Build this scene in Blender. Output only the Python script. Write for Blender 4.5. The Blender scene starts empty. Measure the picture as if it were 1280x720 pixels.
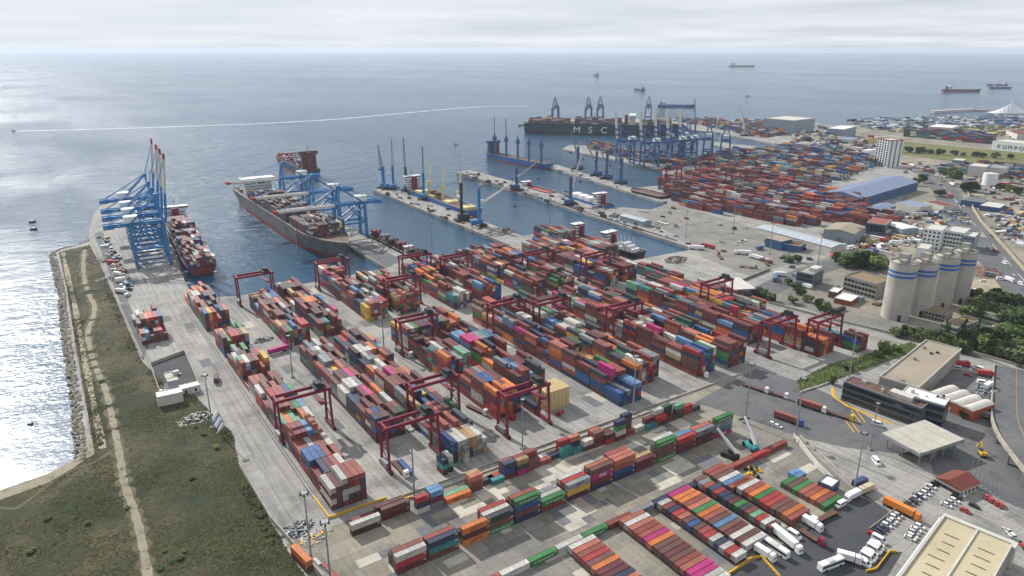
import bpy, math, random
import numpy as np
from mathutils import Vector, Matrix
R = math.radians
rnd = random.Random(7)
sc = bpy.context.scene
col = sc.collection

# ------------------------------------------------------------------ camera
# world axes follow the port's own grid: X across the container blocks, Y along them, metres, z = 0 on the quays
CAM_H = 180.0; FPX = 885.0; HORIZON = 60.0
PITCH = math.atan2(360 - HORIZON, FPX); YAW = R(33.9)
cam = bpy.data.cameras.new('camera'); cam.sensor_width = 36.0; cam.lens = 36.0 * FPX / 1280.0
cam.clip_start = 1.0; cam.clip_end = 120000.0
camo = bpy.data.objects.new('camera', cam); col.objects.link(camo)
camo.location = (0, 0, CAM_H); camo.rotation_euler = (math.pi / 2 - PITCH, 0, -YAW)
sc.camera = camo

def P(u, v, z=0.0):
    """photo pixel (1280x720) -> point at height z"""
    x = (u - 640) / FPX; y = -(v - 360) / FPX
    d = (x, math.cos(PITCH) + y * math.sin(PITCH), -math.sin(PITCH) + y * math.cos(PITCH))
    t = (z - CAM_H) / d[2]
    a, b = d[0] * t, d[1] * t
    return Vector((a * math.cos(YAW) + b * math.sin(YAW), -a * math.sin(YAW) + b * math.cos(YAW), z))

def Q(X, Y, z=0.0):
    a = X * math.cos(YAW) - Y * math.sin(YAW); b = X * math.sin(YAW) + Y * math.cos(YAW); c = z - CAM_H
    dep = b * math.cos(PITCH) - c * math.sin(PITCH); up = b * math.sin(PITCH) + c * math.cos(PITCH)
    if dep < 1: return (-9e3, 9e3, 1.0)
    return 640 + FPX * a / dep, 360 - FPX * up / dep, dep

# ------------------------------------------------------------------ sky, sun, exposure
SUN_EL = R(36.0); SUN_AZ = R(-8.5)          # azimuth clockwise from +Y
w = bpy.data.worlds.new('World'); sc.world = w; w.use_nodes = True
nt = w.node_tree; nt.nodes.clear()
def N(nt, t, **k):
    n = nt.nodes.new(t)
    for a, b in k.items():
        if a == 'inp':
            for i, v in b.items(): n.inputs[i].default_value = v
        else: setattr(n, a, b)
    return n
def L(nt, a, b): nt.links.new(a, b)
tc = N(nt, 'ShaderNodeTexCoord')
sep = N(nt, 'ShaderNodeSeparateXYZ'); L(nt, tc.outputs['Generated'], sep.inputs[0])
mx = N(nt, 'ShaderNodeMath', operation='MAXIMUM', inp={1: 0.16}); L(nt, sep.outputs[2], mx.inputs[0])
cmb = N(nt, 'ShaderNodeCombineXYZ'); L(nt, sep.outputs[0], cmb.inputs[0]); L(nt, sep.outputs[1], cmb.inputs[1]); L(nt, mx.outputs[0], cmb.inputs[2])
sky = N(nt, 'ShaderNodeTexSky', sky_type='NISHITA', sun_disc=False, sun_elevation=SUN_EL, sun_rotation=SUN_AZ, air_density=1.0, dust_density=0.6, ozone_density=2.0)
L(nt, cmb.outputs[0], sky.inputs[0])
# thin broken cloud sheet: noise on the direction projected to a flat layer
mz = N(nt, 'ShaderNodeMath', operation='MAXIMUM', inp={1: 0.0}); L(nt, sep.outputs[2], mz.inputs[0])
dv = N(nt, 'ShaderNodeMath', operation='ADD', inp={1: 0.045}); L(nt, mz.outputs[0], dv.inputs[0])
vs = N(nt, 'ShaderNodeVectorMath', operation='DIVIDE'); L(nt, tc.outputs['Generated'], vs.inputs[0])
cb2 = N(nt, 'ShaderNodeCombineXYZ', inp={2: 1.0}); L(nt, dv.outputs[0], cb2.inputs[0]); L(nt, dv.outputs[0], cb2.inputs[1]); L(nt, cb2.outputs[0], vs.inputs[1])
cn = N(nt, 'ShaderNodeTexNoise', inp={'Scale': 0.30, 'Detail': 5.0, 'Roughness': 0.5}); L(nt, vs.outputs[0], cn.inputs['Vector'])
cr = N(nt, 'ShaderNodeMapRange', inp={1: 0.3, 2: 0.66, 3: 0.62, 4: 0.97}); L(nt, cn.outputs[0], cr.inputs[0])
cw = N(nt, 'ShaderNodeRGB'); cw.outputs[0].default_value = (13.6, 14.0, 14.8, 1.0)      # sunlit thin cloud
mixc = N(nt, 'ShaderNodeMix', data_type='RGBA'); L(nt, cr.outputs[0], mixc.inputs['Factor']); L(nt, sky.outputs[0], mixc.inputs['A']); L(nt, cw.outputs[0], mixc.inputs['B'])
bg = N(nt, 'ShaderNodeBackground', inp={'Strength': 0.06}); L(nt, mixc.outputs['Result'], bg.inputs['Color'])
wo = N(nt, 'ShaderNodeOutputWorld'); L(nt, bg.outputs[0], wo.inputs['Surface'])

sl = bpy.data.lights.new('sun', 'SUN'); sl.energy = 5.0; sl.angle = R(0.6); sl.color = (1.0, 0.965, 0.91)
so = bpy.data.objects.new('sun', sl); col.objects.link(so)
sd = Vector((math.sin(SUN_AZ) * math.cos(SUN_EL), math.cos(SUN_AZ) * math.cos(SUN_EL), math.sin(SUN_EL)))
so.rotation_euler = (-sd).to_track_quat('-Z', 'Y').to_euler(); so.location = (0, 0, 400)
vs_ = sc.view_settings; vs_.view_transform = 'Standard'; vs_.look = 'None'; vs_.exposure = 0.12; vs_.gamma = 1.0; vs_.use_curve_mapping = False
sc.cycles.use_denoising = True; sc.cycles.max_bounces = 5; sc.cycles.diffuse_bounces = 2; sc.cycles.glossy_bounces = 3
sc.cycles.volume_bounces = 0; sc.cycles.transparent_max_bounces = 6; sc.cycles.sample_clamp_direct = 12; sc.cycles.sample_clamp_indirect = 3
sc.cycles.caustics_reflective = False; sc.cycles.caustics_refractive = False

# ------------------------------------------------------------------ helpers: materials
def srgb(r, g, b):
    f = lambda c: ((c / 255) / 12.92 if c / 255 <= .04045 else ((c / 255 + .055) / 1.055) ** 2.4)
    return (f(r), f(g), f(b), 1.0)
MATS = {}
def mat(name, c, rough=.7, metal=0., var=.25, scale=.4, coord='object', src=None, bump=0., spec=.4):
    """plain surface: colour (fixed, per object or per face) worn by two scales of noise"""
    if name in MATS: return MATS[name]
    m = bpy.data.materials.new(name); m.use_nodes = True; t = m.node_tree; b = t.nodes['Principled BSDF']
    b.inputs['Roughness'].default_value = rough; b.inputs['Metallic'].default_value = metal
    b.inputs['Specular IOR Level'].default_value = spec
    if coord == 'object': tcn = N(t, 'ShaderNodeTexCoord'); vec = tcn.outputs['Object']
    else: vec = N(t, 'ShaderNodeNewGeometry').outputs['Position']
    n1 = N(t, 'ShaderNodeTexNoise', inp={'Scale': scale, 'Detail': 5.0, 'Roughness': .65}); L(t, vec, n1.inputs['Vector'])
    mr = N(t, 'ShaderNodeMapRange', inp={1: .3, 2: .7, 3: 1 - var, 4: 1 + var * .6}); L(t, n1.outputs[0], mr.inputs[0])
    if src == 'object': cs = N(t, 'ShaderNodeObjectInfo').outputs['Color']
    elif src == 'attr': cs = N(t, 'ShaderNodeAttribute', attribute_name='Col').outputs['Color']
    else:
        rgb = N(t, 'ShaderNodeRGB'); rgb.outputs[0].default_value = c; cs = rgb.outputs[0]
    mu = N(t, 'ShaderNodeVectorMath', operation='SCALE'); L(t, cs, mu.inputs[0]); L(t, mr.outputs[0], mu.inputs['Scale'])
    L(t, mu.outputs[0], b.inputs['Base Color'])
    if bump:
        bn = N(t, 'ShaderNodeBump', inp={'Strength': .6, 'Distance': bump}); L(t, n1.outputs[0], bn.inputs['Height']); L(t, bn.outputs[0], b.inputs['Normal'])
    MATS[name] = m; return m

def ground_mat(name, cols, scales=(.01, .08, .6), streak=0., rough=.9, bump=0., slab=0., slabvar=0., contrast=1.0):
    """worn ground: blends of 3 colours at three scales, optional tyre streaks along Y, optional slab-to-slab tint"""
    if name in MATS: return MATS[name]
    m = bpy.data.materials.new(name); m.use_nodes = True; t = m.node_tree; b = t.nodes['Principled BSDF']
    b.inputs['Roughness'].default_value = rough; b.inputs['Specular IOR Level'].default_value = .25
    pos = N(t, 'ShaderNodeNewGeometry').outputs['Position']
    def noise(s, det=4., vec=None, rg=.6):
        n = N(t, 'ShaderNodeTexNoise', inp={'Scale': s, 'Detail': det, 'Roughness': rg}); L(t, vec or pos, n.inputs['Vector']); return n.outputs[0]
    def mix(f, a, bb):
        k = N(t, 'ShaderNodeMix', data_type='RGBA'); L(t, f, k.inputs['Factor'])
        for s, v in (('A', a), ('B', bb)):
            if isinstance(v, tuple): k.inputs[s].default_value = v
            else: L(t, v, k.inputs[s])
        return k.outputs['Result']
    def rng(x, a, bb, c=0., d=1.):
        k = N(t, 'ShaderNodeMapRange', inp={1: a, 2: bb, 3: c, 4: d}); L(t, x, k.inputs[0]); return k.outputs[0]
    c = mix(rng(noise(scales[0], 5.), .5 - .15 / contrast, .5 + .15 / contrast), cols[0], cols[1])
    mid = noise(scales[1], 5.)
    c = mix(rng(mid, .52, .72), c, cols[2])
    fine = noise(scales[2], 4., rg=.7)
    fac = rng(fine, .25, .75, .8, 1.15)
    if slabvar:
        fr = N(t, 'ShaderNodeVectorMath', operation='MODULO'); fr.inputs[1].default_value = (slab, slab, 1.); ab_ = N(t, 'ShaderNodeVectorMath', operation='ABSOLUTE'); L(t, pos, ab_.inputs[0]); L(t, ab_.outputs[0], fr.inputs[0])
        sp_ = N(t, 'ShaderNodeSeparateXYZ'); L(t, fr.outputs[0], sp_.inputs[0]); mn = N(t, 'ShaderNodeMath', operation='MINIMUM'); L(t, sp_.outputs[0], mn.inputs[0]); L(t, sp_.outputs[1], mn.inputs[1])
        k = N(t, 'ShaderNodeMath', operation='MULTIPLY'); L(t, fac, k.inputs[0]); L(t, rng(mn.outputs[0], .10, .16, .62, 1.), k.inputs[1]); fac = k.outputs[0]
        oil = rng(noise(.22, 6., rg=.75), .60, .70, 1., .72)
        k = N(t, 'ShaderNodeMath', operation='MULTIPLY'); L(t, fac, k.inputs[0]); L(t, oil, k.inputs[1]); fac = k.outputs[0]
        sn = N(t, 'ShaderNodeVectorMath', operation='SNAP'); sn.inputs[1].default_value = (slab, slab, 1000.0); L(t, pos, sn.inputs[0])
        wn = N(t, 'ShaderNodeTexWhiteNoise', noise_dimensions='3D'); L(t, sn.outputs[0], wn.inputs['Vector'])
        sv = rng(wn.outputs['Value'], 0., 1., 1 - slabvar, 1 + slabvar * .7)
        k = N(t, 'ShaderNodeMath', operation='MULTIPLY'); L(t, fac, k.inputs[0]); L(t, sv, k.inputs[1]); fac = k.outputs[0]
    if streak:
        vm = N(t, 'ShaderNodeVectorMath', operation='MULTIPLY'); vm.inputs[1].default_value = (.55, .018, 0.0); L(t, pos, vm.inputs[0])
        sv = rng(noise(1., 3., vm.outputs[0]), .42, .68, 1., 1 - streak)
        k = N(t, 'ShaderNodeMath', operation='MULTIPLY'); L(t, fac, k.inputs[0]); L(t, sv, k.inputs[1]); fac = k.outputs[0]
    mu = N(t, 'ShaderNodeVectorMath', operation='SCALE'); L(t, c, mu.inputs[0]); L(t, fac, mu.inputs['Scale'])
    L(t, mu.outputs[0], b.inputs['Base Color'])
    if bump:
        bn = N(t, 'ShaderNodeBump', inp={'Strength': .8, 'Distance': bump}); L(t, fine, bn.inputs['Height']); L(t, bn.outputs[0], b.inputs['Normal'])
    MATS[name] = m; return m

# ------------------------------------------------------------------ helpers: meshes
class MB:
    def __init__(s): s.v = []; s.f = []; s.m = []
    def add(s, vs, fs, mi=0):
        n = len(s.v); s.v += [tuple(a) for a in vs]; s.f += [tuple(i + n for i in f) for f in fs]; s.m += [mi] * len(fs); return s
    def box(s, x0, x1, y0, y1, z0, z1, mi=0):
        return s.add([(x0, y0, z0), (x1, y0, z0), (x1, y1, z0), (x0, y1, z0), (x0, y0, z1), (x1, y0, z1), (x1, y1, z1), (x0, y1, z1)],
                     [(0, 3, 2, 1), (4, 5, 6, 7), (0, 1, 5, 4), (1, 2, 6, 5), (2, 3, 7, 6), (3, 0, 4, 7)], mi)
    def cbox(s, c, d, mi=0): return s.box(c[0] - d[0] / 2, c[0] + d[0] / 2, c[1] - d[1] / 2, c[1] + d[1] / 2, c[2], c[2] + d[2], mi)
    def beam(s, a, b, w, h=None, mi=0):
        a = Vector(a); b = Vector(b); h = h or w; d = (b - a).normalized()
        up = Vector((0, 0, 1)) if abs(d.z) < .95 else Vector((0, 1, 0))
        r = d.cross(up).normalized(); u = r.cross(d)
        c = [a + r * (i * w / 2) + u * (j * h / 2) for i, j in ((-1, -1), (1, -1), (1, 1), (-1, 1))]
        e = [p + (b - a) for p in c]
        return s.add(c + e, [(3, 2, 1, 0), (4, 5, 6, 7), (0, 1, 5, 4), (1, 2, 6, 5), (2, 3, 7, 6), (3, 0, 4, 7)], mi)
    def tube(s, a, b, r0, r1=None, n=8, mi=0, cap=True):
        a = Vector(a); b = Vector(b); r1 = r0 if r1 is None else r1; d = (b - a).normalized()
        up = Vector((0, 0, 1)) if abs(d.z) < .9 else Vector((1, 0, 0))
        x = d.cross(up).normalized(); y = d.cross(x)
        vs = []
        for p, r in ((a, r0), (b, r1)):
            for i in range(n):
                t = 2 * math.pi * i / n; vs.append(p + x * (r * math.cos(t)) + y * (r * math.sin(t)))
        fs = [(i, (i + 1) % n, n + (i + 1) % n, n + i) for i in range(n)]
        if cap: fs += [tuple(range(n))[::-1], tuple(range(n, 2 * n))]
        return s.add(vs, fs, mi)
    def prism(s, pts, z0, z1, mi=0, top=None, axis='z'):
        n = len(pts)
        vs = [(p[0], p[1], z0) for p in pts] + [(p[0], p[1], z1) for p in pts]
        fs = [(i, (i + 1) % n, n + (i + 1) % n, n + i) for i in range(n)]
        s.add(vs, fs, mi); k = len(s.v) - 2 * n
        s.f += [tuple(k + i for i in range(n))[::-1], tuple(k + n + i for i in range(n))]; s.m += [mi, mi if top is None else top]
        return s
    def mesh(s, name, mats, smooth=False):
        me = bpy.data.meshes.new(name); me.from_pydata(s.v, [], s.f)
        for m in (mats if isinstance(mats, (list, tuple)) else [mats]): me.materials.append(m)
        if any(s.m): me.polygons.foreach_set('material_index', s.m)
        if smooth: me.polygons.foreach_set('use_smooth', [True] * len(s.f))
        me.validate(); me.update(); return me

def link(name, data, parent=None, loc=None, rz=0., colr=None):
    o = bpy.data.objects.new(name, data); col.objects.link(o)
    if parent is not None: o.parent = parent
    if loc is not None: o.location = loc
    if rz: o.rotation_euler = (0, 0, rz)
    if colr is not None: o.color = colr
    return o
def tag(o, label=None, cat=None, group=None, kind=None):
    if label: o['label'] = label
    if cat: o['category'] = cat
    if group: o['group'] = group
    if kind: o['kind'] = kind
    return o
def thing(name, label, cat, loc=(0, 0, 0), rz=0., group=None):
    return tag(link(name, None, None, loc, rz), label, cat, group)
def part(root, name, mb, mats, loc=None, rz=0., smooth=False, colr=None):
    return link(name, mb.mesh(name, mats, smooth) if isinstance(mb, MB) else mb, root, loc, rz, colr)
def dup(root, loc, rz=0., label=None, group=None, colr=None, scale=None):
    r = root.copy(); col.objects.link(r); r.location = loc; r.rotation_euler = (0, 0, rz)
    if scale: r.scale = scale if isinstance(scale, tuple) else (scale,) * 3
    if label: r['label'] = label
    if group: r['group'] = group
    for ch in root.children:
        c = ch.copy(); col.objects.link(c); c.parent = r
        if colr is not None: c.color = colr
        for g in ch.children:
            d = g.copy(); col.objects.link(d); d.parent = c
            if colr is not None: d.color = colr
    return r
def kill(root):
    for ch in list(root.children):
        for g in list(ch.children): bpy.data.objects.remove(g)
        bpy.data.objects.remove(ch)
    bpy.data.objects.remove(root)
def sheet(name, pts, z, m, parent=None, kind='structure', t=None):
    mb = MB()
    if t: mb.prism([(p[0], p[1]) for p in pts], z - t, z)
    else: mb.add([(p[0], p[1], z) for p in pts], [tuple(range(len(pts)))])
    # keep the top facing up
    a = sum(pts[i][0] * pts[(i + 1) % len(pts)][1] - pts[(i + 1) % len(pts)][0] * pts[i][1] for i in range(len(pts)))
    if a < 0: mb.f = [f[::-1] for f in mb.f]
    o = link(name, mb.mesh(name, m), parent)
    if parent is None and kind: o['kind'] = kind
    return o
def strip(pl, wd):
    """polyline -> ribbon outline"""
    lft, rgt = [], []
    for i, p in enumerate(pl):
        a = pl[max(0, i - 1)]; b = pl[min(len(pl) - 1, i + 1)]
        d = Vector((b[0] - a[0], b[1] - a[1])); d.normalize(); n = Vector((-d.y, d.x))
        ww = wd[i] if isinstance(wd, (list, tuple)) else wd
        lft.append((p[0] + n.x * ww / 2, p[1] + n.y * ww / 2)); rgt.append((p[0] - n.x * ww / 2, p[1] - n.y * ww / 2))
    return lft + rgt[::-1]
def ribbon(name, pl, wd, z, m, kind='structure', parent=None):
    o = strip(pl, wd); n = len(pl); mb = MB()
    zz = [(z[i] if isinstance(z, (list, tuple)) else z) for i in range(n)]
    mb.add([(o[i][0], o[i][1], zz[i]) for i in range(n)] + [(o[2 * n - 1 - i][0], o[2 * n - 1 - i][1], zz[i]) for i in range(n)],
           [(n + i, n + i + 1, i + 1, i) for i in range(n - 1)])
    ob = link(name, mb.mesh(name, m), parent)
    if kind and parent is None: ob['kind'] = kind
    return ob
def inside(p, poly):
    x, y = p[0], p[1]; r = False; j = len(poly) - 1
    for i in range(len(poly)):
        xi, yi = poly[i][0], poly[i][1]; xj, yj = poly[j][0], poly[j][1]
        if (yi > y) != (yj > y) and x < (xj - xi) * (y - yi) / (yj - yi) + xi: r = not r
        j = i
    return r

# ------------------------------------------------------------------ materials
STEEL_BLUE = mat('crane blue paint', srgb(38, 114, 168), .5, 0, .2, .3)
NAVY = mat('dark blue paint', srgb(58, 88, 134), .55, 0, .2, .3)
RED = mat('gantry red paint', srgb(116, 28, 54), .55, 0, .25, .3)
WHITE = mat('white paint', srgb(214, 216, 216), .5, 0, .12, .3)
OFFWHITE = mat('weathered white sheet', srgb(188, 186, 178), .7, 0, .16, .25)
DARK = mat('dark machinery', srgb(40, 42, 45), .7, 0, .3, .8)
GREY = mat('galvanised grey', srgb(138, 142, 146), .5, .2, .2, .5)
BLACK = mat('tyre rubber', srgb(24, 24, 25), .85, 0, .2, 2.)
YELLOW = mat('safety yellow paint', srgb(205, 160, 40), .6, 0, .25, .5)
GLASS = mat('dark window glass', srgb(26, 36, 44), .08, 0, .1, .2, spec=.8)
ORANGE = mat('orange paint', srgb(205, 105, 45), .6, 0, .2, .5)
CONCRETE = mat('cast concrete', srgb(150, 146, 138), .85, 0, .22, .12)
CONC_WALL = mat('weathered concrete wall', srgb(160, 154, 142), .85, 0, .28, .3, coord='pos')
SILO = mat('silo concrete', srgb(172, 168, 160), .85, 0, .2, .09)
BRICK = mat('brick red wall', srgb(140, 72, 55), .85, 0, .2, .4)
TILE = mat('clay tile roof', srgb(112, 58, 50), .85, 0, .2, .5)
ROOF_TAN = mat('tan membrane roof', srgb(146, 136, 120), .9, 0, .15, .05)
ROOF_BEIGE = mat('beige membrane roof', srgb(176, 166, 138), .9, 0, .14, .05)
ROOF_BLUE = mat('blue grey sheet roof', srgb(116, 130, 156), .5, 0, .15, .1)
WALL_BLUE = mat('blue sheet wall', srgb(48, 84, 122), .6, 0, .2, .2)
WALL_GREY = mat('grey blue sheet wall', srgb(128, 140, 150), .6, 0, .18, .2)
BROWN = mat('brown cladding', srgb(96, 70, 60), .8, 0, .2, .3)
DARKWALL = mat('charcoal cladding', srgb(88, 96, 102), .5, 0, .15, .3)
CARPAINT = mat('vehicle paint', None, .3, 0, .06, 1., src='object', spec=.6)
CONT_O = mat('container paint', None, .62, 0, .4, .6, src='object', bump=.0)
CONT_A = mat('stacked container paint', None, .62, 0, .42, .6, coord='pos', src='attr')
TAN = mat('pale timber', srgb(196, 176, 128), .8, 0, .25, .6)
BARK = mat('bark', srgb(74, 62, 50), .9, 0, .3, 1.)
LEAF = [mat('foliage deep green', srgb(76, 98, 54), .8, 0, .5, .25, coord='pos', spec=.2), mat('foliage olive', srgb(104, 112, 62), .8, 0, .45, .25, coord='pos', spec=.2),
        mat('foliage grey green', srgb(100, 114, 76), .8, 0, .45, .25, coord='pos', spec=.2)]
CRANE_BEIGE = mat('pale yellow paint', srgb(206, 194, 140), .55, 0, .15, .3)
G_CONC = ground_mat('yard concrete', (srgb(142, 141, 139), srgb(160, 157, 151), srgb(114, 113, 112)), (.012, .05, .5), streak=.3, slab=7.5, slabvar=.1)
G_PATCH = ground_mat('patched slab paving', (srgb(124, 122, 116), srgb(148, 141, 124), srgb(98, 98, 98)), (.02, .06, .6), streak=.18, slab=9., slabvar=.17)
G_LIGHT = ground_mat('pale new concrete', (srgb(184, 178, 164), srgb(170, 166, 156), srgb(150, 146, 138)), (.03, .12, .8))
G_DARKSLAB = ground_mat('dark old slab', (srgb(108, 110, 113), srgb(96, 98, 102), srgb(122, 120, 116)), (.03, .12, .8))
G_ASPH = ground_mat('asphalt', (srgb(92, 94, 97), srgb(106, 106, 106), srgb(78, 79, 82)), (.02, .1, .8), streak=.12)
G_ASPHD = ground_mat('dark new asphalt', (srgb(66, 68, 72), srgb(76, 77, 79), srgb(58, 60, 63)), (.03, .1, .8))
G_GRASS = ground_mat('rough dry grass', (srgb(44, 52, 32), srgb(80, 74, 54), srgb(34, 42, 26)), (.014, .05, .5), bump=.9, contrast=1.9)
G_VERGE = ground_mat('green verge', (srgb(96, 102, 58), srgb(116, 112, 68), srgb(78, 86, 50)), (.03, .1, .6), bump=.3)
G_DIRT = ground_mat('pale dirt', (srgb(144, 137, 118), srgb(130, 124, 108), srgb(106, 102, 88)), (.05, .2, .9), bump=.15)
G_WORN = ground_mat('trodden grass', (srgb(98, 94, 72), srgb(82, 80, 58), srgb(62, 64, 44)), (.06, .2, .9), bump=.3)
G_SAND = ground_mat('bare sandy ground', (srgb(158, 148, 126), srgb(140, 132, 112), srgb(118, 112, 96)), (.02, .08, .5))
G_TOWN = ground_mat('worn built-up ground', (srgb(118, 116, 110), srgb(146, 138, 122), srgb(84, 88, 80)), (.012, .04, .25), contrast=1.4)
ROCK = mat('pale quarry stone', srgb(154, 146, 130), .9, 0, .35, .5, coord='pos')

# ------------------------------------------------------------------ sea
def sea_material():
    m = bpy.data.materials.new('sea water'); m.use_nodes = True; t = m.node_tree; b = t.nodes['Principled BSDF']
    b.inputs['IOR'].default_value = 1.33
    pos = N(t, 'ShaderNodeNewGeometry').outputs['Position']
    def noise(s, det, vec=None, st=(1, 1, 1)):
        vm = N(t, 'ShaderNodeVectorMath', operation='MULTIPLY'); vm.inputs[1].default_value = st; L(t, pos, vm.inputs[0])
        n = N(t, 'ShaderNodeTexNoise', inp={'Scale': s, 'Detail': det, 'Roughness': .62}); L(t, vm.outputs[0], n.inputs['Vector']); return n.outputs[0]
    def rng(x, a, bb, c, d):
        k = N(t, 'ShaderNodeMapRange', inp={1: a, 2: bb, 3: c, 4: d}); L(t, x, k.inputs[0]); return k.outputs[0]
    patch = noise(.0016, 5., st=(1., .55, 1.))           # wind patches, hundreds of metres
    body = N(t, 'ShaderNodeMix', data_type='RGBA'); L(t, rng(patch, .38, .62, 0., 1.), body.inputs['Factor'])
    body.inputs['A'].default_value = srgb(28, 66, 94); body.inputs['B'].default_value = srgb(36, 74, 98)
    L(t, body.outputs['Result'], b.inputs['Base Color'])
    L(t, rng(patch, .4, .62, .24, .10), b.inputs['Roughness'])
    w1 = noise(.30, 5., st=(.7, 1., 1.)); w2 = noise(.045, 4., st=(.6, 1., 1.))
    ad = N(t, 'ShaderNodeMath', operation='MULTIPLY_ADD', inp={1: 3.0}); L(t, w2, ad.inputs[0]); L(t, w1, ad.inputs[2])
    bn = N(t, 'ShaderNodeBump', inp={'Distance': 2.5}); sy_ = N(t, 'ShaderNodeSeparateXYZ'); L(t, pos, sy_.inputs[0])
    lee = N(t, 'ShaderNodeMath', operation='MULTIPLY'); L(t, rng(sy_.outputs[1], 330., 950., .1, 1.0), lee.inputs[0]); L(t, rng(patch, .36, .6, .4, 1.05), lee.inputs[1]); L(t, lee.outputs[0], bn.inputs['Strength']); L(t, ad.outputs[0], bn.inputs['Height'])
    L(t, bn.outputs[0], b.inputs['Normal'])
    return m
SEA_R = 31000.0
mb = MB(); n = 96
mb.add([(SEA_R * math.cos(2 * math.pi * i / n), SEA_R * math.sin(2 * math.pi * i / n), -3.0) for i in range(n)], [tuple(range(n))])
tag(link('sea', mb.mesh('sea', sea_material())), kind='structure')

# ------------------------------------------------------------------ land with quay walls
shore = [(-420, 318), (-150, 322), (-37, 339), (-20, 342), (-8, 349), (-6, 358), (-4, 415), (-3, 506), (0, 639), (-1, 766), (8, 777), (19, 780), (31, 797), (35, 845), (48, 940), (60, 985)]
quays = [(110, 985), (104, 840), (93, 700), (85, 610), (82, 556), (112, 542), (236, 545), (236, 925), (267, 925), (266, 560), (266, 515), (366, 535), (371, 886), (397, 883), (397, 572), (432, 570), (428, 444), (504, 440), (534, 948), (561, 955), (562, 632), (592, 588), (632, 600), (640, 655), (684, 922), (706, 920), (668, 700), (735, 690)]
farq = [P(825, 212), P(703, 186), P(712, 181), P(800, 186), P(880, 204), P(945, 193), P(890, 180), P(892, 177), P(985, 188), P(990, 184), P(900, 166), P(838, 160), P(657, 155), P(657, 150), P(832, 148), P(955, 152), P(1050, 157), P(1120, 150), P(1200, 148.5), P(1280, 146), P(1420, 143)]
land = [Vector((p[0], p[1], 0)) for p in shore + quays] + farq + [Vector((5200, 300, 0)), Vector((4200, -2200, 0)), Vector((300, -900, 0)), Vector((-900, -600, 0)), Vector((-900, 250, 0))]
sheet('port_ground', land, 0.0, [G_CONC], t=7.0)

# rough grass spit on the left, beach, dirt paths
grass = [(-900, 245), (-420, 308), (-150, 313), (-40, 330), (-18, 334), (-1, 349), (0, 415), (1, 506), (3.5, 639), (4, 762), (30, 775), (32, 700), (32.5, 452), (41, 395), (50, 385), (57, 330), (52.5, 300), (53, 235), (58, 150), (66, 40), (70, -200), (-300, -500), (-900, -400)]
sheet('grassland', grass, .05, G_GRASS)
sheet('beach', [(-900, 245), (-420, 308), (-150, 313), (-40, 330), (-18, 334), (3, 349), (5, 372), (-5, 362), (-8, 349), (-20, 342), (-37, 339), (-150, 322), (-420, 318), (-900, 260)], .03, G_DIRT)
def smooth_line(pl, n=6):
    o = []
    for i in range(len(pl) - 1):
        p0 = Vector(pl[max(0, i - 1)][:2]); p1 = Vector(pl[i][:2]); p2 = Vector(pl[i + 1][:2]); p3 = Vector(pl[min(len(pl) - 1, i + 2)][:2])
        for k in range(n):
            t = k / n
            o.append(.5 * ((2 * p1) + (p2 - p0) * t + (2 * p0 - 5 * p1 + 4 * p2 - p3) * t * t + (3 * p1 - p0 - 3 * p2 + p3) * t ** 3))
    o.append(Vector(pl[-1][:2])); return o
pth = smooth_line([P(*q) for q in ((192, 770), (185, 720), (175, 665), (167, 637), (155, 602), (150, 570), (142, 530), (132, 487), (125, 472), (115, 445), (110, 415), (119, 387), (112, 370), (104, 340), (106, 312))])
pth2 = smooth_line(pth[::4] + [pth[-1]], 12)
ribbon('trodden_verge', pth2, [5.6 + 1.6 * math.sin(i * .9) + rnd.uniform(-.8, .8) for i, _ in enumerate(pth2)], .13, G_WORN)
ribbon('dirt_path', pth2, [3.0 + .35 * math.sin(i * .7) + rnd.uniform(-.2, .2) for i, _ in enumerate(pth2)], .17, G_DIRT)
p2 = smooth_line([P(*q) for q in ((-40, 628), (10, 636), (30, 630), (60, 606), (90, 588), (120, 577), (145, 560))])
ribbon('dirt_path', p2, [2.2 + .4 * math.sin(i * .8) for i, _ in enumerate(p2)], .15, G_WORN)
p3 = smooth_line([(2.6, 352), (3.4, 420), (4.5, 506), (6, 600), (6.5, 700), (7, 760)])
ribbon('bare_strip', p3, [3.0 + .6 * math.sin(i * .9) for i, _ in enumerate(p3)], .07, G_SAND)

# tufts of weed and low scrub over the grassland: uncountable
def fbm(x, y):
    return (math.sin(x * .071 + 1.7 * math.sin(y * .043)) + math.sin(y * .083 + 1.4 * math.sin(x * .052 + 2.)) + .5 * math.sin(x * .19 + y * .13 + 1.5 * math.sin(y * .11)) + .5 * math.sin(y * .21 - x * .12 + 1.2 * math.sin(x * .17)))
mb = MB(); st = 2.5; idx = {}
def gz(x, y):
    e = min((Vector((x, y)) - q).length for q in pth[::2] + p2[::3]); e = min(1., max(0., (e - 4.) / 9.)) * min(1., max(0., (y - 40) / 60.))
    return max(.062, .06 + e * .55 * (fbm(x, y) + .55))
ring = [(0, 0), (4, 0), (-4, 0), (0, 4), (0, -4)]
cells = []
for iy in range(int((640 - 90) / st)):
    for ix in range(int((56 + 150) / st)):
        x, y = -150 + ix * st, 90 + iy * st
        u, v, d = Q(x, y)
        if u < -60 or u > 470 or v > 780: continue
        if all(inside((x + a, y + b), grass) for a, b in ring) and inside((x + st, y + st), grass): cells.append((ix, iy))
cs = set(cells)
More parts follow.
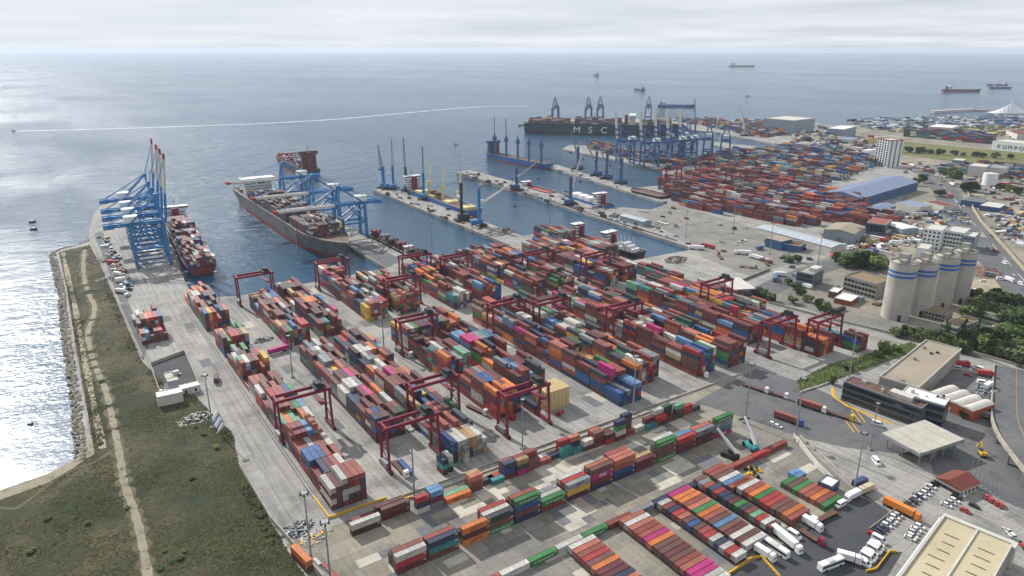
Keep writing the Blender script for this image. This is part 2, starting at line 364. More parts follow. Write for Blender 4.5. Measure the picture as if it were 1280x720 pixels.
for ix, iy in cells:
    q = []
    for a, b in ((0, 0), (1, 0), (1, 1), (0, 1)):
        kx = (ix + a, iy + b)
        if kx not in idx:
            x, y = -150 + kx[0] * st, 90 + kx[1] * st
            full = all((kx[0] - p_, kx[1] - q_) in cs for p_ in (0, 1) for q_ in (0, 1))
            idx[kx] = len(mb.v); mb.v.append((x, y, gz(x, y) if full else .058))
        q.append(idx[kx])
    mb.f.append(tuple(q)); mb.m.append(0)
tag(link('grass_mounds', mb.mesh('grass_mounds', G_GRASS, True)), kind='structure')
mb = MB(); r2 = random.Random(3); k = 0
while k < 30000:
    x = r2.uniform(-150, 58); y = r2.uniform(90, 780)
    if y > 420 and r2.random() < .5: continue
    if not inside((x, y), grass): continue
    u, v, d = Q(x, y)
    if u < -30 or u > 470 or v > 745: continue
    if min((Vector((x, y)) - q).length for q in pth[::2]) < 3.6: continue
    cl = fbm(x * 1.3 + 40, y * 1.3)
    if cl < -.6 and r2.random() < .8: k += .3; continue
    h = r2.uniform(.08, .3) * (1.7 if cl > 1.2 and r2.random() < .3 else 1); sx = h * r2.uniform(1.6, 3.2); a = r2.uniform(0, 3.14); z = (gz(x, y) if y < 640 else .05) - .03
    c, sn = math.cos(a) * sx, math.sin(a) * sx
    mb.add([(x - c, y - sn, z), (x + c, y + sn, z), (x + sn, y - c, z), (x - sn, y + c, z), (x + r2.uniform(-.3, .3) * sx, y + r2.uniform(-.3, .3) * sx, z + h)],
           [(0, 2, 4), (2, 1, 4), (1, 3, 4), (3, 0, 4)], 0 if r2.random() < .6 else 1)
    k += 1
tag(link('weed_tufts', mb.mesh('weed_tufts', [mat('dry weed', srgb(78, 76, 52), .9, 0, .4, .1, coord='pos', spec=.1), mat('green weed', srgb(58, 68, 40), .9, 0, .4, .1, coord='pos', spec=.1)])), 'low weeds and scrub growing over the rough grassland', 'weeds', kind='stuff')

# quarry-stone revetment along the left shore
mb = MB(); r2 = random.Random(5)
ico = [(0, 0, 1), (.89, 0, .45), (.28, .85, .45), (-.72, .53, .45), (-.72, -.53, .45), (.28, -.85, .45), (.72, .53, -.45), (-.28, .85, -.45), (-.89, 0, -.45), (-.28, -.85, -.45), (.72, -.53, -.45), (0, 0, -1)]
icf = [(0, 1, 2), (0, 2, 3), (0, 3, 4), (0, 4, 5), (0, 5, 1), (1, 6, 2), (2, 7, 3), (3, 8, 4), (4, 9, 5), (5, 10, 1), (6, 7, 2), (7, 8, 3), (8, 9, 4), (9, 10, 5), (10, 6, 1), (11, 7, 6), (11, 8, 7), (11, 9, 8), (11, 10, 9), (11, 6, 10)]
line = [Vector(p) for p in [(-7, 347), (-6, 358), (-4, 415), (-3, 506), (0, 639), (-1, 766), (8, 777), (19, 780), (31, 797)]]
for i in range(len(line) - 1):
    a, b = line[i], line[i + 1]; d = b - a; ln = d.length; d.normalize(); nrm = Vector((-d.y, d.x))
    for k in range(int(ln * 2.6)):
        o = r2.uniform(-3.2, 1.8); p = a + d * r2.uniform(0, ln) - nrm * o; s = r2.uniform(.45, 1.15)
        z = max(-3.2, min(.35, -.2 + o * .85)) + r2.uniform(-.2, .3)
        sx, sy, sz = s * r2.uniform(.7, 1.3), s * r2.uniform(.7, 1.3), s * r2.uniform(.6, 1.)
        mb.add([(p.x + q[0] * sx * r2.uniform(.75, 1.2), p.y + q[1] * sy * r2.uniform(.75, 1.2), z + q[2] * sz) for q in ico], icf)
tag(link('shore_rocks', mb.mesh('shore_rocks', ROCK)), 'pale quarry stone revetment lining the grass spit shore', 'rocks', kind='stuff')

# ------------------------------------------------------------------ paving sheets and roads
sheet('lower_yard_paving', [(60, 236), (330, 234.5), (316, 205), (286, 178), (268, 136), (244, 112), (60, 60), (58, 150), (54, 235)], .02, G_PATCH)
yardp = bpy.data.objects['lower_yard_paving']
r2 = random.Random(11)
for i in range(95):                                    # repaired slabs, each its own rectangle
    x = r2.choice([r2.uniform(78, 260), r2.uniform(70, 200)]); y = r2.choice([r2.uniform(206, 224), r2.uniform(178, 195), r2.uniform(120, 172)])
    x = round(x / 4.5) * 4.5; y = round(y / 4.5) * 4.5; a = r2.choice([4.5, 9, 13.5]); b = r2.choice([4.5, 9])
    if x + a > 270 or y + b > 232: continue
    sheet('concrete_slab', [(x, y), (x + a, y), (x + a, y + b), (x, y + b)], .04 + i * .0009, [G_LIGHT, G_DARKSLAB][r2.random() < .42], parent=yardp)
r2 = random.Random(12)
pg = bpy.data.objects['port_ground']
for i in range(36):                                     # the same on the lanes between the blocks
    lx = r2.choice([(94, 110), (155, 170), (216, 232), (278, 292), (338, 354), (36, 70)]); x = r2.uniform(*lx) - 3; y = r2.uniform(245, 520 if lx[0] < 200 else 420)
    sheet('concrete_slab', [(x, y), (x + 6, y), (x + 6, y + 12), (x, y + 12)], .02 + i * .001, [G_LIGHT, G_DARKSLAB][r2.random() < .5], parent=pg)
px = lambda *q: [P(a, b) for a, b in q]
sheet('gate_plaza', px((868, 503), (945, 461), (1004, 478), (1052, 500), (1110, 537), (1160, 572), (1110, 570), (1060, 560), (1004, 548), (930, 522)), .03, G_ASPH)
sheet('plaza_apron', px((1004, 548), (1060, 560), (1160, 572), (1170, 600), (1090, 665), (1040, 640), (1072, 612)), .05, G_CONC)
sheet('truck_park', px((1072, 612), (1112, 640), (1084, 664), (1108, 690), (1062, 735), (880, 760), (905, 722), (962, 690), (1012, 660)), .06, G_ASPHD)
sheet('car_park', px((1090, 664), (1172, 598), (1240, 618), (1290, 650), (1280, 690), (1180, 640), (1130, 690), (1108, 690)), .055, G_CONC)
sheet('truck_dock', px((1128, 690), (1108, 690), (1062, 735), (1100, 735)), .07, G_ASPHD)
sheet('forecourt', px((1110, 570), (1190, 600), (1290, 640), (1290, 560), (1240, 470), (1180, 460), (1150, 520)), .025, G_ASPH)
sheet('green_bank', px((1000, 489), (1045, 474), (1150, 437), (1140, 428), (1040, 455), (996, 476)), .3, G_VERGE, t=.3)
sheet('substation_yard', px((190, 457), (232, 440), (247, 478), (204, 497)), .04, G_ASPHD)
sheet('quay_road', px((150, 380), (160, 378), (186, 430), (180, 448)), .04, G_ASPH)
sheet('quay_road', px((118, 292), (128, 290), (165, 350), (160, 378), (150, 378)), .035, G_ASPH)
sheet('berth_apron', [(200 + 37, 546), (258, 560), (258, 640), (237, 640)], .03, G_ASPH)
# built-up ground right of the yard
sheet('town_ground', px((940, 372), (985, 340), (1090, 300), (1150, 215), (1100, 190), (1130, 168), (1420, 172), (1500, 420), (1500, 520), (1180, 430), (1120, 440), (1000, 385)), .02, G_TOWN)
sheet('hill_meadow', px((1118, 176), (1200, 184), (1330, 196), (1330, 212), (1240, 206), (1180, 200), (1112, 191)), .5, G_VERGE)
sheet('coast_ground', px((1050, 160), (1120, 153), (1420, 148), (1420, 172), (1130, 168), (1040, 172)), .03, G_TOWN)
sheet('bare_lot', px((1252, 262), (1300, 262), (1320, 330), (1268, 300)), .06, G_SAND)
sheet('bare_lot', px((1210, 350), (1262, 345), (1276, 372), (1216, 374)), .06, G_SAND)
sheet('service_road', px((940, 392), (1000, 384), (1130, 425), (1210, 444), (1290, 468), (1290, 478), (1205, 455), (1140, 432), (1040, 408), (950, 400)), .05, G_CONC)
road1 = smooth_line(px((940, 372), (985, 350), (1030, 334), (1075, 318), (1110, 306)))
ribbon('access_road', road1, 20, .07, G_ASPH)
road2 = smooth_line(px((1140, 210), (1165, 222), (1186, 240), (1205, 265), (1240, 305), (1290, 362), (1340, 420)))
ribbon('highway', road2, [20, 20, 22] + [24] * (len(road2) - 3), .08, G_ASPH)
for i in range(0, len(road2) - 1, 2): ribbon('lane_line', road2[i:i + 2], .45, .1, WHITE)
ribbon('highway_ramp', smooth_line(px((1165, 224), (1178, 250), (1196, 282), (1216, 308), (1250, 345), (1290, 395))), 13, .09, G_ASPH)
sheet('dock_apron', px((800, 268), (838, 254), (945, 286), (1038, 312), (962, 338), (940, 345), (878, 322), (872, 312)), .03, ground_mat('dock paving', (srgb(126, 124, 120), srgb(138, 135, 128), srgb(104, 103, 101)), (.015, .06, .5), streak=.2, slab=8., slabvar=.12))
sheet('back_road', px((1175, 432), (1215, 440), (1290, 470), (1290, 735), (1276, 600), (1250, 540), (1247, 480), (1200, 450)), .045, G_ASPH)
for q in ((1066, 520), (1058, 532)):                    # yellow hatch on the plaza
    for j in range(2):
        c = P(q[0] + j * 6, q[1]); ribbon('road_marking', [c + Vector((-3, -6, 0)), c + Vector((5, 4, 0))], .5, .06, YELLOW)
ribbon('kerb_paint', [P(1040, 484), P(1042, 496), P(1060, 508), P(1090, 520), P(1116, 530)], 1.6, .07, YELLOW)

# crane rails and drains on the left quay
for i, x in enumerate((72.2, 73.6)):
    tag(part(None, 'crane_rail', MB().box(x - .12, x + .12, 258, 540, 0.02, .14), DARK), kind='structure')
tag(part(None, 'crane_rail', MB().box(57.5, 57.8, 600, 960, 0.02, .16), DARK), kind='structure')

# ------------------------------------------------------------------ containers
CC = {'maroon': (106, 40, 46), 'rust red': (134, 58, 50), 'brick red': (156, 76, 62), 'dark brown': (82, 46, 44), 'brown': (112, 68, 60), 'red': (178, 48, 48),
      'navy': (36, 52, 84), 'blue': (38, 84, 144), 'light blue': (96, 144, 186), 'teal': (54, 134, 136), 'green': (56, 132, 66), 'dark green': (36, 82, 60), 'mint green': (112, 168, 134),
      'white': (206, 204, 196), 'grey': (138, 142, 146), 'orange': (214, 120, 52), 'yellow': (214, 170, 66), 'magenta': (186, 34, 118), 'tan': (186, 156, 108), 'salmon': (184, 106, 84), 'charcoal': (56, 62, 68)}
CL = {k: tuple(q * .70 + .016 for q in srgb(*v)[:3]) + (1.,) for k, v in CC.items()}
WT = [('maroon', 22), ('rust red', 16), ('brick red', 11), ('dark brown', 9), ('brown', 10), ('red', 5), ('navy', 7), ('blue', 6), ('light blue', 3), ('teal', 3), ('green', 3), ('dark green', 2), ('mint green', 1.5),
      ('white', 8), ('grey', 8), ('orange', 4.5), ('yellow', 1.5), ('magenta', 2.2), ('tan', 2), ('salmon', 4), ('charcoal', 2)]
rc = random.Random(21)
def pick(ws=None):
    ws = ws or WT; return rc.choices([a for a, _ in ws], [b for _, b in ws])[0]
RECS = []
W8 = 2.44; PZ = 2.62; L40 = 12.19; L20 = 6.06
def rec(cx, cy, z, ang, ln, c, where='', group='', expo=True, **k):
    r = dict(x=cx, y=cy, z=z, a=ang, l=ln, c=c, where=where, group=group, expo=expo); r.update(k); RECS.append(r); return r
def stack(cx, cy, ang, ln, cols, where, group, z0=0., text=None, expo=True):
    for i, c in enumerate(cols):
        rec(cx, cy, z0 + .05 + i * PZ, ang, ln, c, where, group, expo, below=cols[i - 1] if i else None, above=cols[i + 1] if i + 1 < len(cols) else None, n=len(cols), i=i)

# two-deep row of forty-foot stacks across the lower yard (front list, back list)
G2 = 'stacked containers in the double row across the lower yard'
row2 = [(82, ['maroon', 'red', 'white'], ['maroon', 'maroon', 'rust red'], ['dark brown', 'dark green']), (95.2, ['brown', 'teal', 'navy'], ['brown', 'maroon', 'brick red'], []), (109.2, ['orange', 'maroon', 'orange'], ['white', 'charcoal'], []),
        (120.5, ['green', 'brown', 'charcoal'], ['brown', 'maroon', 'white'], ['maroon', 'red', 'red']), (133.5, ['navy', 'brown', 'blue', 'green'], ['brown', 'brown', 'brown', 'brick red'], ['maroon', 'brown', 'rust red']),
        (146.5, ['rust red', 'green'], ['maroon', 'white'], ['white', 'grey']), (159.5, ['maroon', 'yellow', 'grey'], ['maroon', 'rust red', 'red'], ['brown', 'rust red', 'white']), (172.5, ['navy', 'maroon', 'magenta', 'brown'], ['brown', 'brown', 'brown', 'salmon'], []),
        (185.5, ['navy', 'blue', 'brick red', 'salmon'], ['maroon', 'brick red', 'salmon', 'salmon'], ['rust red', 'brick red', 'brick red', 'brick red']), (198.5, ['maroon', 'maroon'], ['rust red', 'tan'], []),
        (211.5, ['green', 'brown', 'brown', 'green'], ['brown', 'grey', 'grey', 'white'], []), (224.5, ['maroon', 'maroon', 'red'], ['maroon', 'light blue', 'light blue'], []), (237.5, ['maroon', 'maroon', 'grey'], ['maroon', 'brown', 'salmon'], []), (250.5, ['magenta', 'teal', 'grey', 'green'], ['tan', 'tan', 'tan'], ['white', 'tan'])]
names2 = ['end stack of the double row nearest the light mast', 'second stack of the double row', 'third stack of the double row', 'fourth stack of the double row', 'fifth stack of the double row', 'low sixth stack of the double row', 'seventh stack of the double row', 'eighth stack of the double row', 'ninth stack of the double row', 'low tenth stack of the double row', 'eleventh stack of the double row', 'twelfth stack of the double row', 'thirteenth stack of the double row', 'end stack of the double row beside the reach stackers']
for (x, f, b, b2), nm in zip(row2, names2):
    for k, (lst, y) in enumerate(((f, 197.2), (b, 199.9), (b2, 202.6))):
        stack(x + 6.1 + rc.uniform(-.25, .25), y, 0., L40, lst, nm + ('' if k == 0 else ', behind'), G2)
# single row end to end
G3 = 'single row of containers laid end to end'
row3 = ['brick red', 'white', 'green', 'white', 'green', 'rust red', 'grey', 'navy', 'navy', 'mint green', 'brick red', 'brick red', 'red', 'brick red']
xx = 99.0
for i, c in enumerate(row3):
    l = L40
    stack(xx + l / 2, 173.6 + .0 * i, 0., l, [c], 'in the single row laid end to end', G3); RECS[-1]['prev'] = row3[i - 1] if i else None; RECS[-1]['next'] = row3[i + 1] if i + 1 < len(row3) else None
    xx += l + .35
# mixed row along the low wall
G1 = 'mixed short and long containers along the low wall'
row1 = [(76.5, 226.3, L40, ['dark brown', 'white']), (79.0, 231.8, L40, ['rust red']), (90.3, 228.6, L40, ['maroon', 'brown']), (89.0, 231.4, L40, ['maroon', 'maroon']), (103.5, 224.4, L20, ['white', 'navy', 'red']), (110, 224.6, L20, ['grey', 'maroon', 'light blue']), (110, 227.2, L20, ['grey', 'navy', 'light blue']),
        (116.5, 223.4, L40, ['orange']), (116.8, 226.0, L40, ['mint green']), (129.2, 225.0, L20, ['brown', 'rust red', 'salmon']), (129.2, 227.6, L20, ['brown', 'brown', 'tan']), (136.2, 226.6, L20, ['charcoal']), (140, 224.2, L20, ['teal']), (139.6, 226.8, L20, ['red']),
        (146.5, 225, L20, ['maroon', 'blue', 'navy']), (146.5, 227.6, L20, ['brown', 'brown', 'brown']), (153, 224.4, L20, ['magenta', 'charcoal', 'tan']), (153, 227.0, L20, ['maroon', 'brown', 'rust red']), (159.5, 224.8, L20, ['brown', 'brown']), (159.5, 227.4, L20, ['brown', 'brown', 'rust red']), (166, 225, L20, ['brick red']), (166, 227.6, L20, ['white']), (172, 226.2, L20, ['navy']),
        (177.5, 224.2, L20, ['teal', 'teal']), (177.8, 226.8, L20, ['brick red', 'red', 'red']), (184, 224, L20, ['teal']), (184, 226.6, L20, ['maroon', 'navy', 'salmon']), (190, 223.6, L20, ['maroon', 'white']), (196, 223.2, L20, ['maroon', 'maroon', 'brown']), (196, 225.8, L20, ['brown', 'maroon', 'brick red']),
        (202.4, 222.4, L20, ['red', 'dark brown']), (202.4, 225, L20, ['maroon', 'maroon']), (208.8, 222, L20, ['maroon', 'white', 'green', 'navy']), (215.4, 222.6, L20, ['rust red']), (215.6, 225.2, L20, ['brown', 'brown', 'brown', 'navy']), (222.4, 222.8, L20, ['white']), (229, 220.6, L20, ['teal']), (229.2, 223.2, L20, ['blue', 'maroon']),
        (235.6, 220.8, L20, ['dark brown', 'red']), (235.6, 223.4, L20, ['red', 'brick red', 'white']), (242, 221, L20, ['maroon']), (242, 223.6, L20, ['navy', 'dark brown', 'dark green']), (248.4, 221.2, L20, ['dark green', 'brown', 'mint green']), (255, 221.6, L20, ['red', 'red']), (261.4, 221.8, L20, ['charcoal'])]
for i, (x, y, l, cs) in enumerate(row1):
    j = row1[i + 1] if i + 1 < len(row1) else row1[i - 1]
    stack(x + l / 2, y, 0., l, cs, 'in the mixed row along the low wall', G1); 
    for r in RECS[-len(cs):]: r['near'] = j[3][0]
# by the left fence
for q, c, a in (((378, 705), 'orange', 100), ((402, 716), 'white', 100), ((413, 722), 'red', 100)):
    p = P(*q); stack(p.x, p.y, R(a), L40, [c] if c != 'orange' else ['maroon', 'orange'], 'beside the boundary wall and light mast', 'containers beside the boundary wall')
# containers on trailers, five files
TR = []
GT = 'containers on trailers drawn up in files'
def file_(x0, y0, y1, cols, l, nm, zt=1.25, pitch=2.68, tr=True, dx=0.):
    y = y0; i = 0
    while y > y1:
        c = cols[i % len(cols)]
        stack(x0 + l / 2 + rc.uniform(-.3, .3) + dx * i, y, 0., l, [c], nm, GT, z0=zt)
        RECS[-1]['prev'] = cols[(i - 1) % len(cols)] if i else None; RECS[-1]['next'] = cols[(i + 1) % len(cols)]
        if tr: TR.append((x0 + l / 2 + dx * i, y, l))
        y -= pitch; i += 1
file_(139.5, 169.5, 118, ['white', 'salmon', 'brick red', 'red', 'brown', 'orange', 'maroon', 'maroon', 'navy', 'salmon', 'brick red', 'salmon', 'rust red', 'brick red', 'brown', 'salmon', 'white', 'rust red'], L40, 'on a trailer in the file beside the empty lane')
file_(166, 170.5, 118, ['salmon', 'white', 'salmon', 'brick red', 'brick red', 'magenta', 'orange', 'brown', 'brown', 'maroon', 'brown', 'brick red', 'salmon', 'magenta', 'magenta', 'white', 'white', 'maroon', 'brick red', 'salmon'], L40, 'on a trailer in the long file with magenta boxes')
file_(186.5, 170, 132, ['white', 'rust red', 'navy', 'red', 'salmon', 'brown', 'blue', 'brown', 'brick red', 'red', 'white', 'navy', 'white', 'red'], L20, 'in the file of short boxes beside the long white ones')
file_(194.5, 172, 134, ['magenta', 'orange', 'orange', 'brick red', 'salmon', 'green', 'orange', 'brick red', 'brown', 'light blue', 'brown', 'maroon', 'white', 'brown', 'white'], L40, 'on a trailer in the file ending in white boxes')
file_(211.5, 173.5, 134, ['brown', 'grey', 'brick red', 'navy', 'red', 'navy', 'navy', 'maroon', 'green', 'charcoal', 'rust red', 'mint green', 'red', 'white'], L20, 'in the file of short boxes between two trailer files')
file_(220, 175.5, 162, ['brick red', 'brick red', 'brown', 'white', 'light blue'], L40, 'on a trailer at the head of the file beside the row end')
file_(222.5, 161.5, 134, ['salmon', 'white', 'brick red', 'orange', 'green', 'red', 'red', 'brown', 'brown', 'orange', 'brick red'], L40, 'on a trailer in the file beside the tyre lot')
file_(243, 152, 132, ['green', 'brown', 'green', 'salmon', 'brick red', 'orange', 'brick red'], L40, 'on the ground in the file nearest the white site wall', zt=0., tr=False)
file_(252, 155, 150, ['light blue'], L20, 'on the ground behind the green box near the site wall', zt=0., tr=False)

# yard blocks, six boxes wide, along Y
def coh(a, b, s):
    return .5 + .5 * math.sin(a * 1.7 + s * 2.1 + 1.3 * math.sin(b * .9 + s)) * math.cos(b * .63 + s * 1.1)
def block(bi, x0, y0, y1, mean=3.5, rows=6, gaps=((405, 424),), where='', group='', first=None, ang=0., ox=0., oy=0., cw=None, mx=5, fill=.94):
    bay = 0; y = y0; prevc = ['maroon'] * 40
    while y + L40 <= y1:
        if any(g0 < y + 12 and y < g1 for g0, g1 in gaps): y += 12.65; bay += 1; continue
        twenty = rc.random() < .2; empty = rc.random() < .03 and bay > 1
        hb = mean + 1.15 + 1.1 * (coh(bay, bi, 3.) - .5) * 2
        for r in range(rows):
            h = int(round(hb + rc.uniform(-1.0, .8))); h = max(0 if rc.random() < .4 else 1, min(mx, h))
            if empty: h = rc.choice([0, 0, 0, 1])
            if rc.random() > fill: h = max(1, h - 2)
            if first and bay < len(first): h = len(first[bay][r]) if first[bay][r] is not None else h
            cx = x0 + (r + .5) * 2.6
            cols = []
            for i in range(h):
                if first and bay < len(first) and first[bay][r] is not None: c = first[bay][r][i]
                else:
                    c = prevc[r] if rc.random() < .24 else (prevc[r - 1] if r and rc.random() < .24 else pick(cw)); prevc[r] = c
                cols.append(c)
            for part_ in ((0, L40),) if not twenty else ((-.25, L20), (.25, L20)):
                cy = y + L40 / 2 + part_[0] * 2 * (L20 + .1)
                for i, c in enumerate(cols):
                    if twenty and part_[0] > 0 and rc.random() < .5: c = pick(cw)
                    px_, py_ = cx, cy
                    if ang: px_, py_ = ox + (cx - ox) * math.cos(ang) - (cy - oy) * math.sin(ang), oy + (cx - ox) * math.sin(ang) + (cy - oy) * math.cos(ang)
                    rec(px_ + rc.uniform(-.04, .04), py_ + rc.uniform(-.08, .08), .05 + i * PZ, R(90) + ang, part_[1], c, where, group, i == h - 1 or r == 0 or bay == 0, n=h, i=i, below=cols[i - 1] if i else None, above=cols[i + 1] if i + 1 < h else None, r=r, bay=bay)
        y += 12.65; bay += 1
M, RR, WH, BR, SA = 'maroon', 'rust red', 'white', 'brick red', 'salmon'
b1first = [[[M, WH, M, WH], [M, M, M, M], [RR, WH, WH, M, WH], [M, 'navy', WH, M, RR], [RR, M, WH, 'red', BR], [M, M, M, 'navy', BR]],
           [[RR, M, RR], ['brown', M, M, 'navy'], [M, M, M, M], [RR, RR, M, BR], [M, RR, WH, WH], [M, RR]],
           [[M, M, 'navy', 'blue'], [M, RR, 'blue', 'blue'], [M, M, 'blue', 'blue'], [M, RR, M, RR], [M, M], [RR, M, BR]],
           [[RR, M, BR], [M, RR, RR], [M, M, WH], [M, RR, BR], [M, M, RR], [M, RR, WH]]]
block(1, 75.6, 245, 424, 3.3, where='in the block beside the wide quay apron', group='containers in the yard block along the quay apron', first=b1first, gaps=())
block(1.5, 75.6, 428, 556, 3.4, where='in the block behind the basin head', group='containers in the yard block along the quay apron', gaps=((458, 468),))
block(2, 112.2, 284, 536, 3.7, where='in the second block of the yard', group='containers in the second yard block', gaps=((404, 420),))
b3first = [[['navy', 'navy', 'blue', 'blue'], [WH, 'tan', WH, WH], ['navy', 'grey', 'tan', WH], ['navy', 'charcoal', 'tan', 'tan'], ['grey', 'tan', 'tan', 'tan'], ['grey', WH, 'grey', WH], ['tan', 'grey', WH]]]
block(3, 134.4, 248, 536, 3.5, rows=7, where='in the third block of the yard', group='containers in the third yard block', first=b3first, gaps=((404, 420),))
block(4, 172.2, 271, 538, 4.0, mx=6, where='in the fourth block of the yard', group='containers in the fourth yard block')
block(5, 194.6, 284, 514, 4.0, mx=6, rows=7, where='in the fifth block of the yard', group='containers in the fifth yard block')
b6first = [[['navy', 'blue', 'blue'], ['teal', 'blue', 'navy'], [RR, 'blue', 'grey'], ['blue', M, 'blue', 'blue'], ['blue', 'navy', RR, 'light blue'], ['navy', 'red', 'blue', 'light blue']]]
block(6, 233.8, 246, 512, 4.0, mx=6, where='in the sixth block of the yard', group='containers in the sixth yard block', first=b6first, gaps=((398, 412),))
block(7, 256, 258, 512, 4.1, mx=6, rows=7, where='in the seventh block of the yard', group='containers in the seventh yard block', gaps=((398, 412),))
block(8, 294.4, 248, 514, 4.1, mx=6, gaps=((390, 404),)); block(9, 316.6, 246, 522, 4.1, mx=6, rows=7, gaps=((390, 404),))
block(10, 356.4, 262, 526, 3.8, gaps=((385, 400),)); block(11, 378.6, 226, 530, 3.9, gaps=((385, 400),), cw=WT + [('orange', 14), ('brick red', 10)])
block(12, 404, 216, 428, 2.4, rows=4, gaps=((262, 290),), fill=.8)
block(13, 400, 456, 560, 3.8, rows=9, gaps=((500, 515),))
block(14, 296, 505 + 14, 532, 2.5, rows=18, gaps=())
block(15, 36.5, 478, 545, 3., rows=6, gaps=((503, 512), (530, 560)))
# few boxes on the concrete in front of blocks 2, 4
for q, cs, a in (((507, 588), ['blue'], 90), ((553, 590), ['maroon', 'teal', 'navy'], 90), ((560, 586), ['navy', 'mint green', 'white'], 90), ((580, 575), ['white', 'white', 'grey'], 90), ((662, 512), ['rust red', 'navy'], 90), ((634, 520), ['red'], 90), ((620, 490), ['navy', 'blue'], 90)):
    p = P(*q); stack(p.x, p.y, R(a), L40 if len(cs) < 3 else L20, cs, 'standing loose in front of the blocks', 'loose containers in front of the blocks')

# far yards: filled where the photo shows stacks
def far_fill(polys, x0, x1, y0, y1, ang, mean, cw, gapx=(), step=26., lane=15., rows=6, p_fill=.92):
    ca, sa = math.cos(ang), math.sin(ang); ox, oy = (x0 + x1) / 2, (y0 + y1) / 2
    x = x0; b = 0
    while x < x1:
        y = y0
        while y < y1:
            hb = mean + 1.6 * (coh(y / 40., b, 5.) - .5) * 2
            c0 = pick(cw)
            for r in range(rows):
                cx, cy = x + r * 2.65, y
                wx, wy = ox + (cx - ox) * ca - (cy - oy) * sa, oy + (cx - ox) * sa + (cy - oy) * ca
                u, v, d = Q(wx, wy)
                if not any(inside((u, v), pl) for pl in polys) or rc.random() > p_fill: continue
                for i in range(max(1, min(6, int(round(hb + rc.uniform(-1, 1)))))):
                    rec(wx, wy, .05 + i * PZ, R(90) + ang, L40, c0 if rc.random() < .45 else pick(cw), expo=False)
            y += 12.8
        x += rows * 2.65 + (lane if b % 2 else 3.); b += 1
REDW = [('maroon', 30), ('rust red', 24), ('brick red', 12), ('red', 6), ('salmon', 5), ('navy', 8), ('blue', 6), ('grey', 8), ('white', 7), ('orange', 3), ('brown', 8), ('teal', 2)]
far_fill([[(822, 228), (905, 212), (1000, 232), (1085, 262), (1090, 290), (1035, 282), (960, 282), (900, 262), (835, 246)]], 600, 960, 380, 760, R(4), 4.0, REDW)
MIXW = [('blue', 17), ('orange', 6), ('tan', 7), ('rust red', 10), ('maroon', 12), ('navy', 12), ('grey', 12), ('white', 12), ('teal', 6), ('yellow', 3), ('brown', 10), ('light blue', 6)]
far_fill([[(850, 205), (930, 190), (1000, 182), (1080, 196), (1092, 208), (1048, 228), (1000, 232), (905, 212)]], 740, 1250, 560, 980, R(3), 3.4, MIXW, p_fill=.8)
far_fill([[(735, 187), (742, 181), (820, 193), (880, 200), (850, 210), (822, 208)]], 780, 980, 760, 1120, R(7), 2.6, MIXW, p_fill=.75)
far_fill([[(835, 150), (960, 156), (988, 168), (975, 178), (900, 162)]], 1180, 1640, 980, 1420, R(4), 3., MIXW, rows=6, p_fill=.8)
far_fill([[(1133, 165), (1240, 174), (1240, 181), (1133, 172)]], 1500, 1900, 640, 980, R(5), 4.5, [('maroon', 12), ('navy', 8), ('red', 6), ('white', 3), ('charcoal', 5), ('teal', 4), ('blue', 5)], rows=8, p_fill=.95)
far_fill([[(1178, 206), (1230, 204), (1290, 212), (1290, 226), (1210, 220)]], 1100, 1450, 420, 700, R(3), 2., MIXW, rows=5, p_fill=.6)
far_fill([[(836, 250), (860, 246), (905, 262), (890, 272)], [(1080, 268), (1120, 262), (1125, 282), (1090, 290)]], 600, 900, 380, 640, R(2), 3., REDW, rows=4, p_fill=.7)

# containers carried on ships: x along the ship, from stern
SHIPW = [('maroon', 18), ('rust red', 14), ('brick red', 8), ('navy', 9), ('blue', 8), ('grey', 9), ('white', 8), ('teal', 4), ('orange', 5), ('tan', 3), ('charcoal', 6)]
def ship_boxes(org, ang, x0, x1, half, zdeck, hmean, skip=(), cw=SHIPW, mx=7):
    ca, sa = math.cos(ang), math.sin(ang); x = x0; b = 0
    while x + L40 < x1:
        if not any(a < x + 6 < bb for a, bb in skip):
            nr = int(2 * half / 2.55); hb = round(hmean + rc.uniform(-1.2, 1.1))
            for r in range(nr):
                yl = (r - (nr - 1) / 2) * 2.55; cx = x + L40 / 2
                for i in range(max(0, min(mx, int(hb + rc.choice([0, 0, 0, 0, 0, -1, 1]))))):
                    rec(org[0] + cx * ca - yl * sa, org[1] + cx * sa + yl * ca, zdeck + i * PZ, ang, L40, pick(cw), expo=False)
        x += 13.4 if b % 2 else 12.5; b += 1

